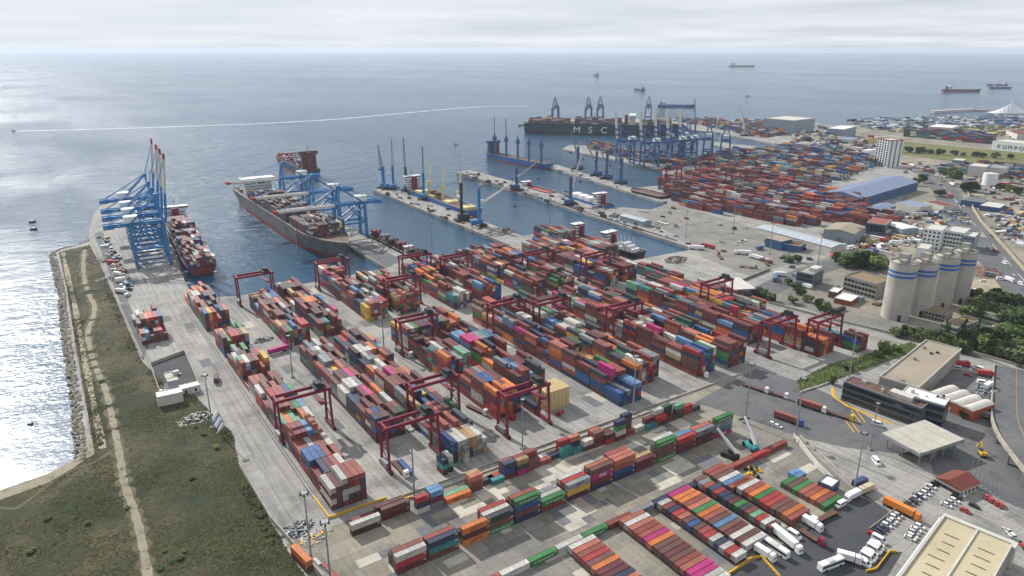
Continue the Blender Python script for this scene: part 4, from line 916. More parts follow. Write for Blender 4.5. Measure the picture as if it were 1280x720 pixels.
# bulk ship at the bulk pier, yellow grab cranes on deck
q0, q1 = P(592, 268), P(505, 236); d_ = q1 - q0
bk = make_ship('bulk_ship', 'blue bulk carrier with pale yellow deck cranes at the bulk pier', (q0.x + 2, q0.y), math.atan2(d_.y, d_.x), d_.length, 23, 8, H_BLUE, H_RED, d_.length * .88, 16, sheer=2.)
for f in (.2, .42, .62): part(bk, 'deck_crane', MB().tube((d_.length * f, 0, 6.5), (d_.length * f, 0, 24), 1.7, 1.4, 10).beam((d_.length * f, 0, 20), (d_.length * (f + .08), -12, 44), 1.5).box(d_.length * f - 2, d_.length * f + 2, -2.5, 2.5, 19, 24), CRANE_BEIGE)
for f in (.1, .31, .52, .72): part(bk, 'hatch_cover', MB().box(d_.length * f - 8, d_.length * f + 6, -8, 8, 7, 9.4), CRANE_BEIGE)
for f in (.48, .55): part(bk, 'cargo_grab', MB().box(d_.length * f - 3, d_.length * f + 3, -4, 4, 9.4, 14), BROWN)
q0, q1 = P(757, 261), P(700, 243); d_ = q1 - q0
ws = make_ship('cargo_ship', 'small white-decked ship moored at the long pier', (q0.x + 6, q0.y), math.atan2(d_.y, d_.x), d_.length, 18, 6, H_BLUE, H_RED, d_.length * .2, 12, sheer=1.5)
for f in (.4, .55, .7): part(ws, 'tank_dome', MB().box(d_.length * f - 6, d_.length * f + 5, -6, 6, 5, 9.5), WHITE)
q0, q1 = P(686, 242), P(648, 232); d_ = q1 - q0
make_ship('barge', 'red-decked barge alongside the long pier', (q0.x + 6, q0.y), math.atan2(d_.y, d_.x), d_.length, 14, 4, H_BLACK, H_RED, d_.length * .85, 6, deckm=mat('red deck paint', srgb(150, 60, 52), .7), cat='barge', sheer=.8)
q0, q1 = P(832, 248), P(790, 238); d_ = q1 - q0
make_ship('barge', 'black barge with rusty deck at the inner dock', (q0.x, q0.y), math.atan2(d_.y, d_.x), d_.length, 22, 6, H_BLACK, H_RED, None, cat='barge', sheer=.5)
q0, q1 = P(812, 334), P(780, 305); 
wt = make_ship('harbour_ship', 'white and black workboat with busy deck in the inner basin', (446, 452), R(96), 62, 16, 6, H_BLACK, H_RED, 40, 12, sheer=1.5)
for k in range(5): part(wt, 'deck_gear', MB().box(6 + 5 * k, 9 + 5 * k, -5, 5, 5, 8 + (k % 3) * 2).beam((8 + 5 * k, 0, 8), (9 + 5 * k, 2, 18), .5), WHITE)
make_ship('harbour_ship', 'dark red tug moored on the inner side of the gravel quay', (433.5 + 4, 520), R(90), 46, 12, 6, H_MAROON, H_BLACK, 14, 12, sheer=1.)
tug0 = None
for i, q in enumerate(((455, 299), (463, 305), (471, 311), (479, 316), (487, 321), (493, 325))):
    p = P(*q)
    make_ship('tug_boat', ['maroon', 'black'][i % 2] + ' tug with ' + ['maroon', 'white', 'black'][i % 3] + ' wheelhouse' + ' moored beside the berth apron', (272.0, p.y - 12), R(90 + rnd.uniform(-2, 2)), 24, 8.5, 3.4, [H_MAROON, H_BLACK][i % 2], H_BLACK, 12, 7, bl=6., sheer=1.4, bridge_m=[H_MAROON, OFFWHITE, DARK][i % 3], cat='tug', group='tugs moored beside the berth apron')
for i, (q, ln, rz, hm, lab) in enumerate((((747, 96), 150, 60, H_BLUE, 'distant ship at anchor far out, showing its narrow end'), ((805, 114), 110, 70, H_BLACK, 'dark distant ship at anchor off the long green ship'), ((912, 84), 260, -30, H_BLACK, 'long distant ship near the horizon'), ((1178, 115), 165, -35, H_MAROON, 'distant maroon-hulled tanker with white bridge'),
                                     ((1237, 111), 110, -30, H_BLACK, 'small dark distant ship offshore of the breakwater'), ((1259, 107), 110, 150, H_BLUE, 'small blue distant ship farthest along the right'), ((933, 121), 45, 20, WHITE, 'white pleasure boat alone offshore'), ((822, 134), 120, -40, H_BLUE, 'blue-grey ship just behind the long green ship'), ((648, 157), 26, 0, H_BLACK, 'small tug off the bow of the long green ship'), ((568, 181), 20, 40, WHITE, 'small white launch near the pier heads'))):
    p = P(*q, z=-3); make_ship('distant_ship' if ln > 60 else 'small_boat', lab, (p.x, p.y), R(rz), ln, ln * .16, ln * .07, hm, H_RED if ln > 60 else H_BLACK, ln * .16, ln * .09, bl=ln * .08, cat='ship' if ln > 60 else 'boat', sheer=ln * .01)
for q, lab in (((45, 278), 'small rowing-size fishing boat off the grass spit'), ((47, 287), 'second small fishing boat off the grass spit'), ((42, 530), 'tiny dark boat alone on the glittering water'), ((19, 164), 'speedboat at the head of a long white wake')):
    p = P(*q, z=-3); sz = .4 if 'tiny' in lab else 1.; make_ship('small_boat', lab, (p.x, p.y), R(170), 7 * sz, 2.4 * sz, 1.2 * sz, H_BLACK, H_BLACK, 3 * sz, 1.6 * sz, bl=2. * sz, cat='boat', sheer=.3 * sz)
FOAM = mat('foam streak', srgb(196, 206, 214), .6, 0, .3, .02, coord='pos')
wk = smooth_line([P(*q, z=-3) for q in ((22, 164), (120, 161.5), (220, 158.2), (320, 154.6), (420, 149), (520, 140), (600, 133.5), (660, 132.5))], 10)
def wake(name, pl, w0, w1, z):
    mb = MB(); r3 = random.Random(4)
    for i in range(len(pl) - 1):
        for s in range(2):
            f = i / len(pl)
            a = pl[i] + (pl[i + 1] - pl[i]) * s / 2; b = pl[i] + (pl[i + 1] - pl[i]) * (s + 1.02) / 2; d = (b - a).normalized(); n = Vector((-d.y, d.x)); wd = (w0 + (w1 - w0) * f) * r3.uniform(.75, 1.15)
            mb.add([(a.x - n.x * wd, a.y - n.y * wd, z), (b.x - n.x * wd, b.y - n.y * wd, z), (b.x + n.x * wd, b.y + n.y * wd, z), (a.x + n.x * wd, a.y + n.y * wd, z)], [(0, 1, 2, 3)])
    return tag(link(name, mb.mesh(name, FOAM)), 'long pale wake of the speedboat across the bay', 'wake', kind='stuff')
wake('boat_wake', wk, 4., 7., -2.93)

# ------------------------------------------------------------------ walls, kerbs, masts
def wall_run(name, label, pts, h, th, m, cat='wall', z=0., group=None):
    o = thing(name, label, cat, (pts[0][0], pts[0][1], z), 0, group)
    for i in range(len(pts) - 1):
        a = Vector((pts[i][0], pts[i][1])); b = Vector((pts[i + 1][0], pts[i + 1][1])); d = b - a; n = max(1, int(round(d.length / 6.)))
        for k in range(n):                                   # cast panels with narrow joints
            p = a + d * (k / n); q = a + d * ((k + 1) / n) - d.normalized() * .06
            part(o, 'panel', MB().beam((p.x - pts[0][0], p.y - pts[0][1], h / 2), (q.x - pts[0][0], q.y - pts[0][1], h / 2), th * rnd.uniform(.94, 1.06), h * rnd.uniform(.97, 1.03)), m)
    return o
wall_run('low_wall', 'long low concrete wall separating the yard blocks from the lower yard', [(96, 238.2), (329, 236.4)], .9, .7, CONC_WALL)
wall_run('low_wall', 'second low concrete kerb running just below the long wall', [(112, 234.4), (262, 233.2)], .6, .9, CONC_WALL)
wall_run('yellow_barrier', 'yellow painted barrier round the corner of the quay-side block', [(72.6, 259), (73.2, 241.2), (98, 240.6)], 1.0, .6, YELLOW, 'barrier')
wall_run('yellow_barrier', 'short yellow barrier between the corner block and the lower yard mast', [(101, 235.5), (107.5, 235.2)], 1.0, .8, YELLOW, 'barrier')
wall_run('boundary_wall', 'grey concrete boundary wall between the grassland and the yard', [(66, 150), (60, 200), (53.2, 252), (52.6, 300)], 2.4, .4, CONC_WALL)
wall_run('boundary_wall', 'concrete boundary wall along the grass spit and left quay', [(33.4, 455), (33.2, 572), (32.8, 697), (33, 792)], 2.2, .4, CONC_WALL)
wall_run('site_wall', 'white-topped site wall running from the reach stackers to the gate hut', [P(992, 547), P(1022, 585), P(1040, 602)], 2.6, .5, OFFWHITE)
wall_run('site_wall', 'concrete wall edging the plaza apron beside the site wall', [P(1000, 546), P(1062, 603), P(1072, 613)], 1.2, .5, CONC_WALL)
wall_run('car_park_fence', 'pale fence between the plaza apron and the car park', [P(1086, 664), P(1128, 632), P(1170, 600)], 1.6, .25, CONC_WALL, 'fence')
wall_run('bank_wall', 'low white wall along the grass bank', [P(1000, 491), P(1046, 476)], .9, .5, OFFWHITE)
wall_run('road_wall', 'long concrete wall beside the service road below the silos', [P(960, 379), P(1040, 400), P(1120, 419), P(1200, 438), P(1290, 462)], 1.6, .5, CONC_WALL)
wall_run('highway_wall', 'tan retaining wall beside the highway', [P(1208, 238), P(1216, 262), P(1226, 278), P(1262, 318), P(1300, 362)], 3.2, .9, mat('tan retaining wall', srgb(158, 148, 126), .85, 0, .2, .1))
wall_run('pier_parapet', 'dark parapet along the long pier', [(511, 470), (533, 930)], .8, .8, DARK)
wall_run('dock_kerb', 'dark kerb between the dock apron and the gate road', [P(925, 353), P(962, 338)], 1.8, .6, mat('dark kerb', srgb(96, 98, 98), .8))

wall_run('yard_fence', 'pale wall round the dark substation yard', [P(203, 500), P(188, 457), P(231, 441), P(248, 480)], 2., .35, CONC_WALL, 'fence')
def make_mast(h):
    t = thing('light_mast', 'x', 'light mast', group='tall floodlight masts')
    part(t, 'base', MB().cbox((0, 0, 0), (2.2, 2.2, 1.0)), CONCRETE); part(t, 'pole', MB().tube((0, 0, 1), (0, 0, h), .48, .2, 10), GREY)
    hd = part(t, 'lamp_ring', MB().tube((0, 0, h - .6), (0, 0, h - .2), 1.2, 1.2, 10), GREY)
    for k in range(6): a = k * math.pi / 3; part(hd, 'floodlight', MB().cbox((1.5 * math.cos(a), 1.5 * math.sin(a), h - 1.), (.6, .6, .7)), DARK)
    return t
mast = make_mast(33.)
for q, lab, s in (((390, 706), 'floodlight mast by the scrap heap and orange container', .95), ((416, 752), 'floodlight mast beside the white and red boxes at the boundary wall', 1), ((518, 622), 'floodlight mast next to the short yellow barrier', 1), ((653, 561), 'floodlight mast standing at the low wall in front of the fourth block', .8), ((791, 517), 'floodlight mast with yellow base at the sixth block', 1), ((931, 528), 'floodlight mast on the plaza edge beside the double row', 1.), ((994, 549), 'tall floodlight mast at the corner of the site wall', 1.), ((1068, 612), 'floodlight mast at the narrow end of the plaza apron', .85), ((1087, 562), 'floodlight mast in front of the white canopy', .75),
                  ((266, 535), 'floodlight mast beside the pipe racks on the quay apron', .9), ((366, 472), 'floodlight mast in the lane beside the magenta trailer', .8), ((480, 436), 'floodlight mast in the cross lane of the fourth block', .95), ((276, 388), 'floodlight mast at the basin head', .9), ((373, 330), 'floodlight mast by the large ship bow', .95), ((540, 312), 'floodlight mast at the tug basin', .85), ((1061, 474), 'floodlight mast on the grass bank', .9), ((1142, 421), 'floodlight mast below the silos', .7),
                  ((962, 318), 'floodlight mast beside the gate road and parked trailers', .9), ((1068, 330), 'floodlight mast by the grey shed', 1.), ((857, 296), 'floodlight mast on the dock apron', .8), ((916, 292), 'floodlight mast by the far red wall of boxes', .9), ((687, 282), 'floodlight mast on the dock shore', .9), ((1022, 333), 'floodlight mast at the long shed end', .9), ((575, 216), 'floodlight mast at the tip of the long pier', .8)):
    dup(mast, P(*q), rnd.uniform(0, 3), lab, scale=s)
kill(mast)

# ------------------------------------------------------------------ buildings from three roof corners
WINM = {}
def win_mesh(w_, h_):
    k = (round(w_, 1), round(h_, 1))
    if k not in WINM:
        WINM[k] = MB().box(-w_ / 2, w_ / 2, -.06, .05, 0, h_).mesh('window', GLASS)
    return WINM[k]
def bld(name, label, A, B, C, h, wallm, roofm, parapet=.0, trim=None, wins=(), gable=0., cat='building', group=None, arches=0, floors=None, sill=False, z0=0.):
    """A near-left, B near-right, C far-right roof corner pixels at height h; wins: list of (side, columns, floors, width, height)"""
    a, b, c = (P(*q, z=h) if not isinstance(q, Vector) else q for q in (A, B, C))
    ab = Vector((b.x - a.x, b.y - a.y)); bc = Vector((c.x - b.x, c.y - b.y))
    if bc.length > ab.length:                              # the longer measured edge fixes the direction
        ay = bc.normalized(); ax = Vector((ay.y, -ay.x)); ax = ax if ax.dot(ab) > 0 else -ax; lx = abs(ab.dot(ax)); a = b - Vector((ax.x * lx, ax.y * lx, 0)); dd = bc.length
        if ax.x * ay.y - ax.y * ay.x < 0: a, ax = b, -ax
    else:
        ax = ab.normalized(); lx = ab.length; ay = Vector((-ax.y, ax.x)); dd = bc.dot(ay)
    ly = abs(dd); rz = math.atan2(ax.y, ax.x)
    org = a if dd > 0 else a + Vector((ay.x * dd, ay.y * dd, 0))
    t = thing(name, label, cat, (org.x, org.y, z0), rz, group)
    part(t, 'wall', MB().box(0, lx, 0, ly, 0, h - .25), wallm)
    if gable:
        g = MB(); along = lx >= ly
        if along: g.add([(-.4, -.4, h - .3), (lx + .4, -.4, h - .3), (lx + .4, ly + .4, h - .3), (-.4, ly + .4, h - .3), (-.4, ly / 2, h + gable), (lx + .4, ly / 2, h + gable)], [(0, 1, 5, 4), (2, 3, 4, 5), (0, 4, 3), (1, 2, 5), (0, 3, 2, 1)])
        else: g.add([(-.4, -.4, h - .3), (lx + .4, -.4, h - .3), (lx + .4, ly + .4, h - .3), (-.4, ly + .4, h - .3), (lx / 2, -.4, h + gable), (lx / 2, ly + .4, h + gable)], [(1, 2, 5, 4), (3, 0, 4, 5), (0, 1, 4), (2, 3, 5), (0, 3, 2, 1)])
        rf = part(t, 'roof', g, roofm)
        n = int(max(lx, ly) / 8.)
        for k in range(1, n):                              # standing seams
            s = MB(); q = k / n * max(lx, ly)
            if along: s.beam((q, -.3, h - .2), (q, ly / 2, h + gable + .06), .12, .1).beam((q, ly / 2, h + gable + .06), (q, ly + .3, h - .2), .12, .1)
            else: s.beam((-.3, q, h - .2), (lx / 2, q, h + gable + .06), .12, .1).beam((lx / 2, q, h + gable + .06), (lx + .3, q, h - .2), .12, .1)
            part(rf, 'seam', s, roofm)
    elif arches:
        for k in range(arches):
            w_ = lx / arches; s = MB(); n = 7; vs = []
            for yy in (-.3, ly + .3):
                for i in range(n + 1):
                    f = i / n; vs.append((w_ * (k + f * .98), yy, h - .3 + math.sin(math.pi * f) * w_ * .2))
            fs = [(i, i + 1, n + 2 + i, n + 1 + i) for i in range(n)] + [tuple(range(n + 1))[::-1], tuple(range(n + 1, 2 * n + 2))]
            s.add(vs, fs); rf = part(t, 'arched_roof', s, roofm)
            for j in range(1, 5): part(rf, 'seam', MB().beam((w_ * (k + .02), ly * j / 5, h - .1), (w_ * (k + .5), ly * j / 5, h - .2 + w_ * .2), .15, .1), GREY)
    else:
        rf = part(t, 'roof', MB().box(.02, lx - .02, .02, ly - .02, h - .25, h), roofm)
        if parapet:
            p = MB(); e = .35
            p.box(-.03, lx + .03, -.03, e, h - .2, h + parapet).box(-.03, lx + .03, ly - e, ly + .03, h - .2, h + parapet).box(-.03, e, e, ly - e, h - .2, h + parapet).box(lx - e, lx + .03, e, ly - e, h - .2, h + parapet)
            part(t, 'parapet', p, trim or OFFWHITE)
    for side, nc, nf, ww, wh in wins:
        ln = lx if side in 'NS' else ly
        for i in range(nc):
            for j in range(nf):
                u = (i + .5) / nc * ln; z = (h - .6) * (j + .28) / nf
                if side == 'S': lc, r_ = (u, 0, z), 0.
                elif side == 'N': lc, r_ = (u, ly, z), math.pi
                elif side == 'W': lc, r_ = (0, u, z), -math.pi / 2
                else: lc, r_ = (lx, u, z), math.pi / 2
                link('window', win_mesh(ww, wh), t, lc, r_)
    t['_lx'] = lx; t['_ly'] = ly
    return t
def roofkit(t, h, n, seed, m=GREY):
    r3 = random.Random(seed); lx, ly = t['_lx'], t['_ly']
    for i in range(n):
        x, y = r3.uniform(.08, .9) * lx, r3.uniform(.12, .85) * ly; a, b, c = r3.uniform(.8, 2.6), r3.uniform(.8, 2.2), r3.uniform(.6, 1.8)
        part(t, 'roof_unit', MB().cbox((x, y, h), (a, b, c)).cbox((x, y, h + c), (a * .5, b * .5, .2)), r3.choice([GREY, OFFWHITE, DARK]))

o = bld('office_building', 'long dark glass office building with brown roof beside the plaza', (1055, 477), (1152, 511), (1166, 505), 11., DARKWALL, BROWN, .5, GREY, wins=(('S', 24, 3, 1.9, 2.3), ('W', 5, 3, 2., 2.3)))
roofkit(o, 11., 7, 1)
part(o, 'skylight', MB().box(22, 33, 3, 8, 11, 13.2), OFFWHITE)
o = bld('office_building', 'dark glass annex with white roof behind the long office building', (1126, 492), (1181, 508), (1192, 499), 12.5, DARKWALL, WHITE, .5, OFFWHITE, wins=(('S', 13, 3, 1.9, 2.3), ('E', 5, 3, 2., 2.3)))
roofkit(o, 12.5, 5, 2)
o = bld('warehouse', 'wide flat warehouse with tan roof and white parapet behind the office building', (1100, 471), (1148, 486), (1202, 437), 9., CONCRETE, ROOF_TAN, .8, OFFWHITE); roofkit(o, 9., 4, 3)
bld('arched_warehouse', 'brick warehouse with four white arched roofs', (1160, 489), (1217, 514), (1232, 500), 6., BRICK, OFFWHITE, arches=4)
bld('office_building', 'low building with white walls and brick-red hipped roof beside the car park', (1170, 596), (1201, 613), (1225, 603), 4., OFFWHITE, TILE, gable=2., wins=(('S', 9, 1, 1.2, 1.6), ('E', 5, 1, 1.2, 1.6)))
# gate canopy
def canopy(name, label, A, B, C, h, th, roofm, ncol=(4, 3), seams=3):
    a, b, c = (P(*q, z=h) for q in (A, B, C)); ax = Vector((b.x - a.x, b.y - a.y)); lx = ax.length; ax.normalize(); ay = Vector((-ax.y, ax.x)); ly = Vector((c.x - b.x, c.y - b.y)).dot(ay)
    t = thing(name, label, 'canopy', (a.x, a.y, 0), math.atan2(ax.y, ax.x))
    for k in range(seams):
        for_ = ly / seams; part(t, 'roof_panel', MB().box(0, lx, for_ * k + .12, for_ * (k + 1) - .12, h - .3, h), roofm)
    part(t, 'fascia', MB().box(-.2, lx + .2, -.2, ly + .2, h - th, h - .32), GREY)
    for i in range(ncol[0]):
        for j in range(ncol[1]): part(t, 'column', MB().tube((lx * (.08 + .84 * i / (ncol[0] - 1)), ly * (.1 + .8 * j / max(1, ncol[1] - 1)), 0), (lx * (.08 + .84 * i / (ncol[0] - 1)), ly * (.1 + .8 * j / max(1, ncol[1] - 1)), h - th), .35, n=8), GREY)
    for i in range(4): part(t, 'gate_booth', MB().box(lx * (.2 + .18 * i), lx * (.2 + .18 * i) + 2., ly * .45, ly * .45 + 4, 0, 2.8), [DARKWALL, YELLOW, DARKWALL, GREY][i])
    return t
canopy('gate_canopy', 'large white flat canopy over the truck gates of the plaza', (1102, 541), (1150, 567), (1190, 541), 8., 1.6, mat('dulled canopy sheet', srgb(172, 168, 156), .7, 0, .16, .2), (3, 4), 4)
canopy('gate_canopy', 'white canopy over the far gate near the dock apron', (897, 348), (917, 362), (940, 357), 7., 1., OFFWHITE, (3, 3), 2)
# big beige roof in the corner
a, b = P(1180, 646, 10.), P(1266, 681, 10.); dxy = (b - a).normalized(); back = Vector((dxy.y, -dxy.x, 0))
br_a = a + Vector((-abs(back.x), -abs(back.y), 0)) * 0
ay_ = Vector((dxy.y, -dxy.x, 0)); ay_ = ay_ if ay_.x < 0 else -ay_
t = bld('warehouse', 'large beige flat-roofed warehouse with white ridge beside the white van row', a + ay_ * 62, b + ay_ * 62, b, 10., CONCRETE, ROOF_BEIGE, .7, OFFWHITE)
lx, ly = t['_lx'], t['_ly']
part(t, 'roof_ridge', MB().box(lx * .5 - .35, lx * .5 + .35, .4, ly - .4, 10., 10.5), OFFWHITE)
r2 = random.Random(9)
for k in range(9):
    for x in (lx * .12, lx * .62): part(t, 'roof_rib', MB().box(x + r2.uniform(0, 2), x + lx * .24, ly * (.1 + .09 * k), ly * (.1 + .09 * k) + .3, 10., 10.22), BROWN)
part(t, 'entrance_block', MB().box(-1, lx + 1, ly + .1, ly + 4.5, 0, 9.), OFFWHITE)
part(t, 'wall_pipe', MB().tube((-.8, 2, 9.4), (-.8, ly - 1, 9.4), .45, n=8), WHITE)

o = bld('office_building', 'three-storey charcoal office block beside the access road', (1000, 338), (1016, 344), (1030, 337), 11., DARKWALL, CONCRETE, .6, GREY, wins=(('S', 6, 3, 1.7, 2.2), ('E', 5, 3, 1.7, 2.2)))
part(o, 'roof_house', MB().box(o['_lx'] * .45, o['_lx'] * .95, o['_ly'] * .4, o['_ly'] * .9, 11., 14.), OFFWHITE)
bld('concrete_frame_building', 'unfinished concrete frame building with brown flat roof next to the silos', (1056, 345), (1096, 356), (1108, 348), 12., CONCRETE, mat('brown gravel roof', srgb(128, 112, 84), .9), .9, CONCRETE, wins=(('S', 9, 3, 2.3, 2.2), ('W', 3, 3, 2.3, 2.2)))
bld('shed', 'low white roofed shed in front of the concrete frame building', (1045, 371), (1064, 377), (1074, 370), 4., BRICK, WHITE, .3); bld('shed', 'small white roofed gatehouse by the concrete frame building', (1037, 363), (1047, 366), (1053, 361), 5., BROWN, WHITE, .3)
bld('office_building', 'white-trimmed dark building with brown roof below the silos', (1176, 404), (1197, 410), (1227, 400), 7., WALL_GREY, mat('brown gravel roof', None), .5, OFFWHITE, wins=(('S', 7, 2, 1.2, 2.), ('E', 9, 2, 1.6, 2.)))
o = bld('office_building', 'low building with cluttered roof among the trees', (1231, 389), (1250, 396), (1267, 388), 6., OFFWHITE, CONCRETE, .5, GREY, wins=(('S', 6, 1, 1.6, 2.), ('E', 6, 1, 1.6, 2.))); roofkit(o, 6., 5, 5)
bld('office_building', 'low grey block at the foot of the silos', (1160, 386), (1182, 394), (1192, 388), 6., CONCRETE, mat('brown gravel roof', None), .4, CONCRETE, wins=(('S', 6, 2, 1.6, 1.6),))
bld('apartment_block', 'white five-storey block with dark square windows behind the silos', (1158, 284), (1177, 289), (1184, 283), 19., WHITE, OFFWHITE, .6, WHITE, wins=(('S', 4, 5, 1.9, 2.0), ('W', 3, 5, 1.8, 2.0)))
bld('apartment_block', 'white stepped block with dark windows joined beside the five-storey block', (1184, 287), (1205, 292), (1213, 286), 16., WHITE, OFFWHITE, .6, WHITE, wins=(('S', 6, 4, 1.9, 2.), ('E', 3, 4, 1.8, 2.)))
bld('apartment_block', 'grey end block with small windows behind the last silo', (1205, 293), (1219, 297), (1225, 291), 14., WALL_GREY, OFFWHITE, .6, GREY, wins=(('S', 4, 4, 1.6, 1.8),))
bld('shed', 'low white shed attached to the five-storey block', (1147, 308), (1160, 312), (1166, 306), 6., WHITE, OFFWHITE, .4)
bld('tower_block', 'tall white tower block with dark window bands by the far yard', (1097, 173), (1113, 176), (1121, 174), 42., WHITE, OFFWHITE, 1.2, BRICK, wins=(('S', 5, 12, 4.6, 2.7), ('E', 3, 12, 2.4, 2.9)))
bld('blue_hall', 'long hall with blue walls and pale blue gabled roof', (1043, 236), (1077, 248), (1148, 227), 12., WALL_BLUE, ROOF_BLUE, gable=5.)
bld('blue_hall', 'small hall with pale blue roof among red stacks', (984, 245), (1004, 249), (1030, 241), 9., WALL_BLUE, ROOF_BLUE, gable=2.)
bld('blue_hall', 'blue roofed hall near the red steel frames', (1085, 258), (1100, 263), (1120, 257), 9., WALL_BLUE, ROOF_BLUE, gable=2.)
bld('long_shed', 'long low shed with grey-white roof on the dock apron', (945, 284), (1039, 309), (1050, 303), 6., OFFWHITE, mat('grey white sheet roof', srgb(168, 176, 184), .5), gable=1.4)
bld('grey_shed', 'grey gabled shed beside the gate road', (1032, 285), (1068, 292), (1082, 283), 11., WALL_GREY, ROOF_TAN, gable=2., wins=())
bld('shed', 'blue and grey cabin stack against the long shed', (957, 297), (977, 302), (983, 297), 9., WALL_BLUE, ROOF_TAN, .3); bld('shed', 'brown roofed cabin stack against the long shed', (983, 303), (1000, 308), (1008, 303), 6., NAVY, BROWN, .3)
bld('long_shed', 'narrow blue-white shed along the long pier', (775, 269), (804, 277), (810, 274), 6., WALL_GREY, mat('grey white sheet roof', None), gable=1.)
bld('steel_frame_hall', 'red-roofed steel frame hall open at the sides', (1085, 277), (1107, 281), (1115, 275), 12., DARKWALL, mat('rust sheet roof', srgb(140, 80, 66), .7), .3, wins=(('S', 6, 1, 2.6, 7.),))
bld('shed', 'white sided shed beside the steel frame hall', (1106, 279), (1128, 286), (1137, 281), 8., WALL_GREY, WHITE, gable=1.)
bld('great_hall', 'huge grey hall with white roof on the far coast', (963, 147), (992, 151), (1019, 148), 28., WALL_GREY, OFFWHITE, 1.)
bld('great_hall', 'white-sided hall near the sandy coast', (1040, 159), (1055, 162), (1071, 158), 20., WALL_GREY, WHITE, .6)
k_ = bld('kumport_hall', 'long white hall lettered KUMPORT in blue capitals', (1241, 176), (1300, 182), (1305, 179), 16., WHITE, OFFWHITE, .6)
for i_, ch in enumerate('KUMPORT'): link('letter', text_mesh(ch, 10, mat('blue lettering', srgb(36, 60, 110), .6), .15), k_, (k_['_lx'] * .16 + i_ * 9.5, -.25, 4.))
k_.name = 'lettered_hall'
for i, (A, B, C, h, wm, rm, lab) in enumerate([((1258, 163), (1272, 168), (1284, 165), 10, OFFWHITE, TILE, 'red-roofed house cluster beyond the lettered hall'), ((1213, 206), (1232, 209), (1238, 206), 16, OFFWHITE, OFFWHITE, 'white warehouse block behind the scattered boxes'), ((1236, 208), (1256, 211), (1262, 208), 14, OFFWHITE, GREY, 'second white warehouse block behind the scattered boxes'), ((1192, 199), (1204, 201), (1208, 199), 9, WALL_GREY, OFFWHITE, 'small grey shed below the meadow'),
                      ((1108, 222), (1122, 225), (1130, 221), 8, WALL_BLUE, ROOF_BLUE, 'small blue shed behind the blue hall'), ((1205, 248), (1228, 253), (1236, 249), 7, WALL_BLUE, DARKWALL, 'dark roofed shed beyond the highway wall'), ((1228, 255), (1250, 260), (1258, 255), 6, WALL_BLUE, OFFWHITE, 'blue shed beyond the highway wall'), ((1155, 252), (1180, 258), (1186, 254), 5, OFFWHITE, TILE, 'brick-roofed office on the truck lot'), ((1120, 253), (1150, 259), (1158, 255), 6, OFFWHITE, ROOF_BLUE, 'pale shed on the truck lot'),
                      ((998, 178), (1012, 181), (1020, 178), 12, WALL_GREY, GREY, 'grey workshop near the inner dock head'), ((1022, 184), (1040, 188), (1050, 184), 8, OFFWHITE, ROOF_TAN, 'tan workshop at the edge of the far yard'), ((1160, 158), (1190, 160), (1200, 157), 8, OFFWHITE, WHITE, 'white roofed marina shed on the coast'), ((1048, 172), (1064, 175), (1072, 172), 7, OFFWHITE, ROOF_BLUE, 'blue roofed shed under the sandy mound'), ((1080, 236), (1092, 240), (1100, 236), 10, OFFWHITE, OFFWHITE, 'round-shouldered white store behind the blue hall')]):
    bld('shed' if h < 12 else 'warehouse', lab, A, B, C, float(h), wm, rm, .3)
tk = P(1236, 231); t = thing('storage_tank', 'white cylindrical storage tank beyond the highway', 'tank', tk)
part(t, 'shell', MB().tube((0, 0, 0), (0, 0, 16), 9, 9, 28), WHITE, smooth=False); part(t, 'tank_roof', MB().tube((0, 0, 16), (0, 0, 17.6), 9.1, 1., 28), OFFWHITE)
# marina hall with ribbed fanned roof and breakwater
mp = P(1262, 141); t = thing('marina_hall', 'white fan-roofed marina building with a central peak on the coast', 'building', mp)
mb = MB()
for k in range(12):
    a0, a1 = -60 + 10 * k, -60 + 10 * (k + 1); f0, f1 = abs(k - 6) / 6, abs(k - 5) / 6
    mb.add([(a0, -18, 0), (a1, -18, 0), (a1, 18, 0), (a0, 18, 0), (a0, 0, 26 * (1 - f0) ** 1.6 + 3), (a1, 0, 26 * (1 - f1) ** 1.6 + 3)], [(0, 1, 5, 4), (2, 3, 4, 5), (0, 4, 3), (1, 2, 5)])
part(t, 'fan_roof', mb, WHITE); part(t, 'spire', MB().beam((0, 0, 26), (0, 0, 40), 1.2), WHITE); t.rotation_euler = (0, 0, R(-35))
bw0, bw1 = P(1165, 141.5, -3), P(1216, 138.5, -3)
wall_run('breakwater', 'pale concrete breakwater off the marina', [bw0, bw1], 9., 14., OFFWHITE, 'breakwater', z=-5.); wall_run('breakwater', 'dark rock breakwater joining the marina to the pale breakwater', [bw1, P(1240, 139.5, -3)], 6., 16., ROCK, 'breakwater', z=-5.)

# substation on the left apron
bld('site_cabin', 'white site cabin at the corner of the dark substation yard', (196, 497), (228, 490), (226, 484), 6., OFFWHITE, WHITE, .2)
bld('site_cabin', 'white cabin with blue door beside the substation yard', (226, 487), (250, 481), (248, 476), 4., OFFWHITE, WHITE, .2, wins=(('S', 2, 1, 1., 1.9),))
bld('gate_hut', 'blue and white gate hut at the end of the site wall', (1025, 600), (1040, 610), (1050, 601), 4., WALL_BLUE, WHITE, .5, DARKWALL, wins=(('S', 4, 1, 1.4, 1.8), ('E', 3, 1, 1.4, 1.8)))

